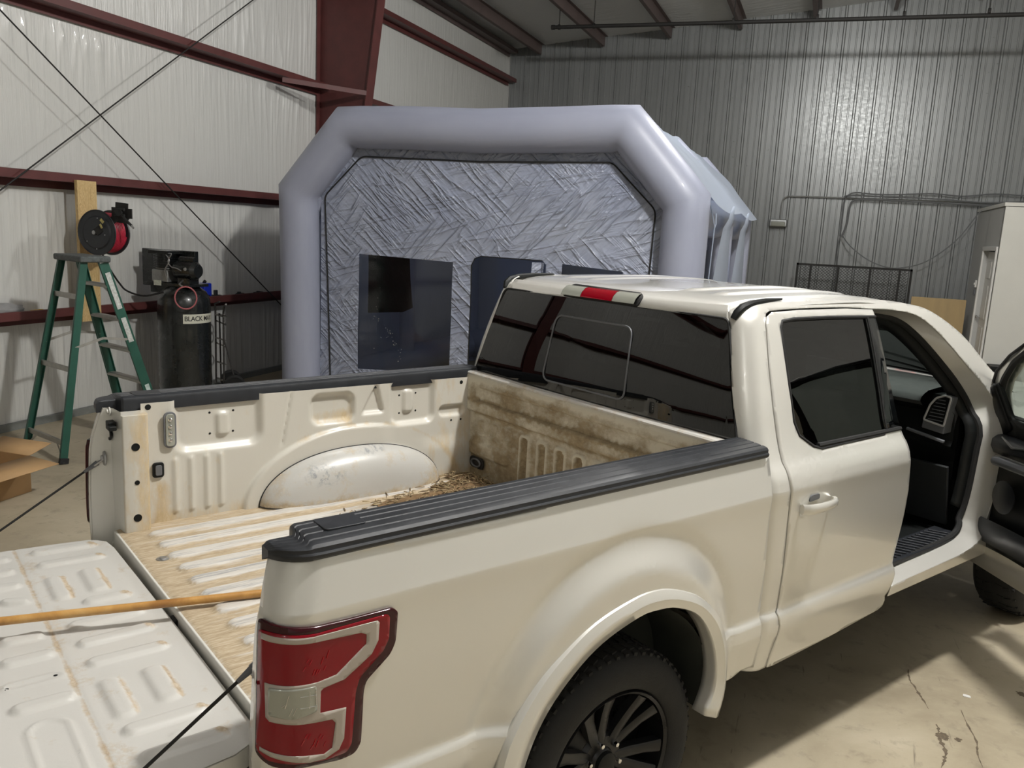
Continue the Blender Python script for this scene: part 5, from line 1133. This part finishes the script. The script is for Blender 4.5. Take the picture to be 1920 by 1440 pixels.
for (x, z) in ((.02, .14), (.10, -.02), (.0, -.16), (-.11, -.09)): g = G(); g.lathe([(.006, 0), (.004, .004), (0, .004)], (x, -.104, z), (0, -1, 0), 8); g.done('flange_screw', M['steel'], HR)
g = G(); g.box((.075, -.122, .065), (.022, .002, .045), Matrix.Rotation(-.5, 3, 'Y')); g.box((.088, -.122, .115), (.03, .002, .045), Matrix.Rotation(-.8, 3, 'Y')); g.done('reel_sticker', nmat('faded_label', (.40, .34, .12), .3, 60, .5), HR)
# air compressor
AC = empty('air_compressor', (.75, 7.3, 0), 0, 'tall black upright air compressor with a white lettered label, beside the ladder', 'air compressor')
bk_ = nmat('black_enamel', (.010, .012, .012), .15, 6, .28, coat=.4)
g = G(); g.lathe([(0, .06), (.12, .065), (.22, .11), (.272, .20), (.276, .26), (.276, 1.18), (.270, 1.25), (.235, 1.33), (.16, 1.385), (0, 1.40)], (0, 0, 0), (0, 0, 1), 56); g.done('tank', bk_, AC, ang=50)
g = G(); g.lathe([(.262, .0), (.27, .12), (.255, .16)], (0, 0, 0), (0, 0, 1), 40, cap=False); g.done('tank_skirt', bk_, AC, solid=.006)
g = G(); g.box((-.10, 0, 1.405), (.62, .30, .03)); g.box((-.18, -.13, 1.36), (.30, .02, .10)); g.done('motor_platform', bk_, AC, bevel=.004)
g = G(); g.box((-.29, .12, 1.56), (.74, .06, .41)); g.done('belt_guard', bk_, AC, bevel=.008)
g = G(); g.box((-.22, -.02, 1.49), (.22, .20, .14)); g.lathe([(.10, 0), (.11, .03)], (-.22, -.02, 1.55), (0, 0, 1), 24)
g.done('crankcase', nmat('cast_alloy', (.33, .33, .32), .2, 20, .45, .6), AC, bevel=.02)
g = G()
for k in range(8): g.lathe([(.125, 0), (.125, .006)], (-.22, -.02, 1.585+.018*k), (0, 0, 1), 28)
g.lathe([(.10, 0), (.10, .16)], (-.22, -.02, 1.58), (0, 0, 1), 24); g.box((-.22, -.02, 1.745), (.27, .24, .035)); g.done('finned_cylinder', bk_, AC, bevel=.002)
g = G(); g.tube([(-.03, -.04, 1.565), (.20, -.04, 1.565)], .10, 24); g.tube([(.20, -.04, 1.565), (.24, -.04, 1.565)], [.098, .07], 24); g.tube([(-.0, -.04, 1.675), (.20, -.04, 1.675)], .035, 14); g.box((.08, -.02, 1.45), (.16, .14, .06)); g.done('electric_motor', bk_, AC, ang=35)
g = G(); g.lathe([(.018, 0), (.018, .02), (0, .022)], (.16, -.145, 1.585), (.4, -.9, 0), 12); g.done('motor_shaft_cap', M['steel'], AC)
g = G(); g.tube(spline([(-.13, -.12, 1.73), (-.07, -.14, 1.69), (-.06, -.15, 1.64), (-.11, -.15, 1.56), (-.11, -.13, 1.46)], 5), .008, 8); g.tube(spline([(-.12, -.12, 1.735), (-.03, -.14, 1.735), (-.07, -.15, 1.66), (-.03, -.15, 1.60), (.05, -.15, 1.585), (.10, -.14, 1.56)], 5), .006, 8); g.done('copper_pipework', M['steel'], AC)
g = G(); g.box((-.22, -.15, 1.415), (.10, .006, .055)); g.done('rating_plate', nmat('plate_label', (.52, .54, .45), .2, 60, .5), AC)
# wrap-round label with its lettering
a0 = math.atan2(-.744, .668); th0 = a0-.05; th1 = a0+1.62; rL = .2775
def cylp(s, z, r=rL): return (r*math.cos(s), r*math.sin(s), z)
g = G(); g.grid(lambda s, z: cylp(s, z), lin(th0, th1, 24), [1.005, 1.105]); g.done('name_label', nmat('cream_label', (.62, .62, .52), .04, 10, .5), AC, ang=60)
tc = bpy.data.curves.new('label_text', 'FONT'); tc.body = 'BLACK MAX'; tc.size = .076; tc.space_character = .95; tc.offset = .0012
to = bpy.data.objects.new('label_text', tc); COL.objects.link(to); dg = bpy.context.evaluated_depsgraph_get(); me = bpy.data.meshes.new_from_object(to.evaluated_get(dg)); bpy.data.objects.remove(to)
bm = bmesh.new(); bm.from_mesh(me)
for k in range(60):
    bmesh.ops.bisect_plane(bm, geom=bm.verts[:]+bm.edges[:]+bm.faces[:], dist=1e-6, plane_co=(k*.008, 0, 0), plane_no=(1, 0, 0))
xm = max(v.co.x for v in bm.verts)
for v in bm.verts:
    s = th0+.045+v.co.x/xm*1.30; v.co = Vector(cylp(s, 1.034+v.co.y*.95, rL+.0008))
finish('label_lettering', bm, mat('label_black', (.01, .01, .01), .5), AC, ang=60, recalc=True)
g = G(); hp = [(.24+.02*math.sin(a), -.20-.02*math.sin(a), 0) for a in lin(0, 2*PI, 16)]
ctr = Vector((.22, -.235, 1.305)); ux = Vector((.744, .668, 0))
g.tube([ctr+ux*(.108*math.cos(a)+.01)+Vector((.02, -.02, .118*math.sin(a)-.015)) for a in lin(0, 2*PI, 24)[:-1]], .008, 8, True); ho = g.done('coiled_pink_hose', nmat('pink_air_hose', (.42, .12, .13), .1, 10, .45), AC)
g = G(); g.tube([ctr+ux*-.02+Vector((.02, -.02, .105)), ctr+ux*-.05+Vector((0, 0, .125)), (.10, -.12, 1.46)], .009, 8); g.done('hose_coupling', M['steel'], AC)
tag(cable('air_line', [(.70, 7.05, 1.33), (.50, 6.98, 1.28), (.30, 6.95, 1.32), (.25, 6.90, 1.40), (.27, 6.80, 1.5), (.29, 6.70, 1.62), (.29, 6.62, 1.78), (.30, 6.58, 1.88)], .010, M['rubber'], '', ''), 'black air line looping from compressor to the hose reel', 'hose')
# hand truck
HT = empty('hand_truck', (.35, 8.35, 0), 0, 'old metal hand truck leaning behind the compressor', 'hand truck')
hm_ = nmat('worn_black_steel', (.08, .075, .07), .3, 15, .45, .6); ls = nmat('worn_silver_steel', (.26, .25, .23), .3, 15, .45, .6)
def hp_(s, z, lean=.10): return (.06-.0*s+.17*s, -.12+.20*(-s)*.5+.0, z)
for s in (-1, 1): g = G(); g.tube([(.03+.11*s, -.06*s-.04, .10), (.0+.11*s, -.06*s, 1.0), (.03+.13*s, -.07*s-.03, 1.09), (.12+.13*s, -.10*s-.08, 1.12)], .012, 10); g.done('side_tube', hm_, HT)
g = G(); g.tube([(.03, -.02, .12), (.0, 0, .98)], .010, 8); g.done('centre_tube', hm_, HT)
for z in (.15, .36, .66, .95): g = G(); g.bar((-.09, .05, z), (.14, -.07, z), .03, .012); g.done('cross_bar', ls, HT)
for z in (.60, .88, .98): g = G(); g.tube(spline([(-.12, .06, z), (-.03, .10, z-.04), (.08, .02, z-.04), (.14, -.08, z)], 4), .009, 8); g.done('curved_bar', ls, HT)
g = G(); g.tube([(.13, -.08, .68), (.22, -.06, .34), (.30, -.08, .16)], .008, 8); g.done('rear_stay', hm_, HT)
for c_ in ((.32, -.12, .13), (.05, .14, .13)):
    g = G(); g.lathe([(.125, -.02), (.125, .02), (.10, .028), (.075, .02), (.03, .02), (.03, -.02), (.075, -.02), (.10, -.028)], c_, (.67, -.74, 0), 32, cap=False); g.lathe([(.028, -.03), (.028, .03)], c_, (.67, -.74, 0), 12); g.lathe([(.075, -.012), (.075, .012)], c_, (.67, -.74, 0), 20); g.done('wheel', M['rubber'], HT)
g = G(); g.tube([(.32, -.12, .13), (.05, .14, .13)], .009, 8); g.done('axle', ls, HT)
g = G(); g.box((-.10, .0, .012), (.20, .32, .008)); g.done('toe_plate', hm_, HT)
# things lying on the lowest girt
gz = 1.102
m = mat('crumpled_grey_plastic', (.50, .50, .50), .35); t = NT(m); t.bump(t.math('ABSOLUTE', t.math('SUBTRACT', t.noise(30, 5, .6, None, 1), .5)), .9, .03)
def crumple(name, cx, cy, cz, sx, sy, sz, mt, seed, lab, cat):
    g = G(); bmesh.ops.create_icosphere(g.bm, subdivisions=4, radius=1)
    for v in g.bm.verts:
        k = 1+.35*noise.noise(v.co*2.2+Vector((seed, 0, 0)))+.18*noise.noise(v.co*7+Vector((0, seed, 0)))
        p = v.co*k; v.co = Vector((cx+p.x*sx, cy+p.y*sy, max(cz+.0, cz+sz+p.z*sz)))
    return tag(g.done(name, mt, ang=180), lab, cat)
crumple('plastic_bag', .135, 5.62, gz, .06, .20, .075, m, 3, 'crumpled grey plastic bag lying on the lowest red girt', 'plastic bag')
crumple('work_gloves', .135, 6.0, gz, .055, .13, .035, nmat('yellow_glove_cloth', (.72, .45, .03), .1, 30, .7), 8, 'yellow work gloves lying on the red girt left of the ladder', 'gloves')
r = empty('blue_regulator', (.32, 8.12, 1.17), 0, 'bright blue air filter housing just right of the compressor', 'air filter')
bl_ = nmat('blue_plastic', (.010, .03, .42), .08, 10, .35)
g = G(); g.box((0, 0, .11), (.13, .13, .16)); g.lathe([(.05, 0), (.055, .06)], (0, 0, -.03), (0, 0, 1), 16); g.done('filter_body', bl_, r, bevel=.015)
g = G(); g.tube([(.0, 0, .19), (.02, 0, .215)], .02, 10); g.box((-.08, 0, .04), (.30, .03, .02)); g.done('filter_fitting', M['chassis'], r)
g = G(); g.box((.065, -.055, .05), (.012, .012, .09)); g.done('sight_glass', dw, r)
for i, (y, l_, h, lb) in enumerate(((8.60, .30, .10, 'black power drill lying on the girt beside the blue filter'), (9.05, .22, .06, 'black impact wrench on the girt between other tools'), (9.45, .28, .05, 'thin black tool lying on the girt nearest the booth'))):
    r = empty('power_tool', (.13, y, gz), 0, lb, 'tool')
    g = G(); g.lathe([(.0, -l_/2), (.035, -l_/2+.01), (.04, -.02), (.035, .04), (.018, l_/2-.06), (.012, l_/2)], (0, 0, .04), (0, 1, 0), 16); g.done('tool_body', M['trim_black'], r)
    g = G(); g.box((0, -.05, h*.6+.03), (.035, .05, h)); g.done('tool_grip', M['black_plastic'], r, bevel=.008)
    g = G(); g.lathe([(.009, 0), (.009, .05)], (0, l_/2-.01, .04), (0, 1, 0), 8); g.done('tool_bit', M['steel'], r)
# cardboard box
cm = nmat('cardboard', (.42, .26, .12), .08, 4, .75, bump=.1, bscale=80)
CB = empty('cardboard_box', (1.50, 4.18, 0), math.radians(4), 'open brown cardboard box with raised flaps on the floor', 'box')
g = G(); hx, hy, h = .27, .30, .28
for c_, s_ in (((0, 0, .004), (2*hx, 2*hy, .006)), ((hx, 0, h/2), (.006, 2*hy, h)), ((-hx, 0, h/2), (.006, 2*hy, h)), ((0, hy, h/2), (2*hx, .006, h)), ((0, -hy, h/2), (2*hx, .006, h))): g.box(c_, s_)
g.done('box_body', cm, CB)
for pts in ([(hx, -hy, h), (hx, hy, h), (hx+.30, hy-.02, h-.02), (hx+.30, -hy+.02, h-.02)], [(-hx, hy, h), (hx, hy, h), (hx-.03, hy+.24, h+.04), (-hx+.03, hy+.24, h+.04)], [(-hx, -hy, h), (-hx, hy, h), (-hx-.24, hy, h+.12), (-hx-.24, -hy, h+.12)], [(-hx, -hy, h), (hx, -hy, h), (hx, -hy-.24, h-.10), (-hx, -hy-.24, h-.10)]):
    g = G(); g.bm.faces.new([g.bm.verts.new(p) for p in pts]); g.done('box_flap', cm, CB, solid=.004)
# black crate by the office
r = empty('black_crate', (10.22, 15.66, 0), 0, 'black ribbed crate on the floor in front of the white office wall', 'crate')
g = G(); g.box((0, 0, .17), (.34, .34, .34)); g.box((0, 0, .335), (.40, .38, .05)); g.done('crate_body', M['trim_black'], r, bevel=.01)
for k in range(4): g = G(); g.box((-.09+.06*k, -.175, .17), (.02, .02, .26)); g.done('crate_rib', M['grey_plastic'], r)
# broom handle across the bed
Rz = Matrix.Rotation(math.radians(58.4413), 3, 'Z'); T0 = Vector((5.385, 2.007, 0))
def TW(x, y, z): return T0+Rz @ Vector((x, y, z))
m = mat('varnished_wood', (.50, .26, .06), .35, coat=.4); t = NT(m); n = t.noise(5, 5, .6, t.co((1, 1, 1)), 1.5); t.set('Base Color', t.ramp(n, [(.3, (.33, .15, .035)), (.55, (.54, .29, .08)), (.75, (.62, .38, .14))]))
a = TW(-.72, .175, .9155); b = TW(1.02, -.335, .9165)
g = G(); g.tube([a.lerp(b, k/8)+Vector((0, 0, .001*math.sin(k))) for k in range(9)], .0135, 14); tag(g.done('wooden_pole', m), 'varnished wooden pole laid across the tailgate and bed floor', 'pole')
# dried grass in the corner of the bed
random.seed(11); g = G()
for k in range(620):
    u = random.gauss(0, 1); v_ = random.gauss(0, 1)
    x = 1.62+.10*u-.05*abs(v_); y = .52+.17*v_
    if k % 5 == 0: x = 1.30+.16*u; y = .50+.05*v_
    x = min(x, 1.72); y = max(.2, min(y, .755)); hgt = .905+.035*math.exp(-((x-1.64)/.12)**2-((y-.55)/.2)**2)*random.random()
    L_ = random.uniform(.02, .075); an = random.uniform(0, 2*PI); tl = random.uniform(-.25, .35)
    p = Vector((x, y, hgt)); d = Vector((math.cos(an), math.sin(an), tl*.5)); q = p+d*L_*.5+Vector((0, 0, random.uniform(-.004, .008))); r_ = p+d*L_
    if max(q.x, r_.x) > 1.738 or max(q.y, r_.y) > .768: continue
    if math.hypot((r_.x-1.10)/.5, (r_.z-.874)/.26) < 1 and r_.y > .64: continue
    q.z = max(q.z, .904); r_.z = max(r_.z, .904)
    g.tube([TW(*p), TW(*q), TW(*r_)], [.002, .003, .0015], 4)
sm = mat('dry_straw', (.36, .26, .13), .8); t = NT(sm); n = t.noise(25, 2, .5); t.set('Base Color', t.ramp(n, [(.38, (.075, .045, .02)), (.5, (.21, .145, .07)), (.64, (.46, .36, .20))]))
tag(g.done('dry_grass', sm, ang=60), 'heap of dry brown grass clippings in the far front corner of the bed', 'dry grass', kind='stuff')
g = G()
def mound(x, y):
    z = floorz(x, y); b_ = .022*math.exp(-((x-1.64)/.13)**2-((y-.55)/.20)**2)+.010*math.exp(-((x-1.32)/.2)**2-((y-.50)/.05)**2)
    b_ *= (1+.8*noise.noise(Vector((x*40, y*40, 0)))); return tuple(TW(x, y, z+b_+.003))
g.grid(mound, lin(1.0, 1.735, 90), lin(.22, .635, 70)); g.grid(mound, lin(1.60, 1.735, 24), lin(.635, .765, 20))
Ri = Rz.inverted(); dead = []
for v in g.bm.verts:
    q = Ri@(v.co-T0)
    if v.co.z-floorz(q.x, q.y) < .0046+.0016*noise.noise(Vector((q.x*60, q.y*60, 2))): dead.append(v)
bmesh.ops.delete(g.bm, geom=dead, context='VERTS')
tag(g.done('loose_dirt', nmat('brown_dirt', (.17, .105, .05), .35, 60, .9, bump=.6, bscale=150), ang=180), 'brown dirt spread under the dry grass in the bed corner', 'dirt', kind='stuff')
# small things seen through the windshield, on the hood
r = empty('paint_can', tuple(TW(4.75, .25, 1.402)), 0, 'white can standing on the truck hood, seen through the windshield', 'can')
g = G(); g.lathe([(.06, 0), (.06, .13), (.052, .14), (.0, .14)], (0, 0, 0), (0, 0, 1), 24); g.done('can_body', dw, r)
g = G(); g.lathe([(.056, .139), (.058, .15), (.0, .15)], (0, 0, 0), (0, 0, 1), 24); g.done('can_lid', M['steel'], r)
# bit of white rubbish on the floor
w0 = TW(3.481, -1.15, .001); g = G(); g.prism(round_poly([(-.018, -.010), (.020, -.012), (.016, .012), (-.014, .014)], .008), lambda x, y: (w0.x+x, w0.y+y, .0005), lambda x, y: (w0.x+x, w0.y+y, .004)); tag(g.done('paint_chip', dw), 'tiny white paint chip on the concrete beside the truck', 'chip')

w0 = TW(4.78, .02, 1.388); crumple('red_rag', w0.x, w0.y, w0.z, .06, .16, .03, nmat('red_cloth', (.45, .03, .03), .1, 20, .8), 4, 'crumpled red rag on the truck hood, seen through the windshield', 'rag')
for k, (x, y, s_, lb) in enumerate(((8.92, 16.9, .13, 'white plastic bucket on the floor left of the tan board'), (9.42, 16.6, .17, 'white plastic bucket on the floor in front of the tan board'))):
    r = empty('white_bucket', (x, y, 0), 0, lb, 'bucket')
    g = G(); g.lathe([(s_*.8, 0), (s_, s_*2), (s_*1.08, s_*2), (s_*1.08, s_*2.1), (s_*.96, s_*2.1), (s_*.78, .02), (0, .02)], (0, 0, 0), (0, 0, 1), 28, cap=False); g.done('bucket_body', dw, r)
    g = G(); g.tube([(s_*1.06*math.cos(a), -s_*.2, s_*1.9+s_*.9*math.sin(a)*-.5) for a in lin(0, PI, 12)], .004, 6); g.done('bucket_handle', M['steel'], r)
random.seed(3); g = G()
for k in range(46):
    t_ = random.random(); x = 2.53+.55*t_+random.gauss(0, .02); z = 1.45-.75*t_+random.gauss(0, .04)
    if k % 4 == 0: x = random.uniform(2.55, 3.55); z = random.uniform(.8, 1.5)
    bmesh.ops.create_icosphere(g.bm, subdivisions=1, radius=random.uniform(.002, .0055), matrix=Matrix.Translation(L(x, 8.045, z)))
o = g.done('pane_glints', M['chrome'], BO); o['kind'] = 'stuff'  # chrome beads stand for sparkle reflected in the window pane
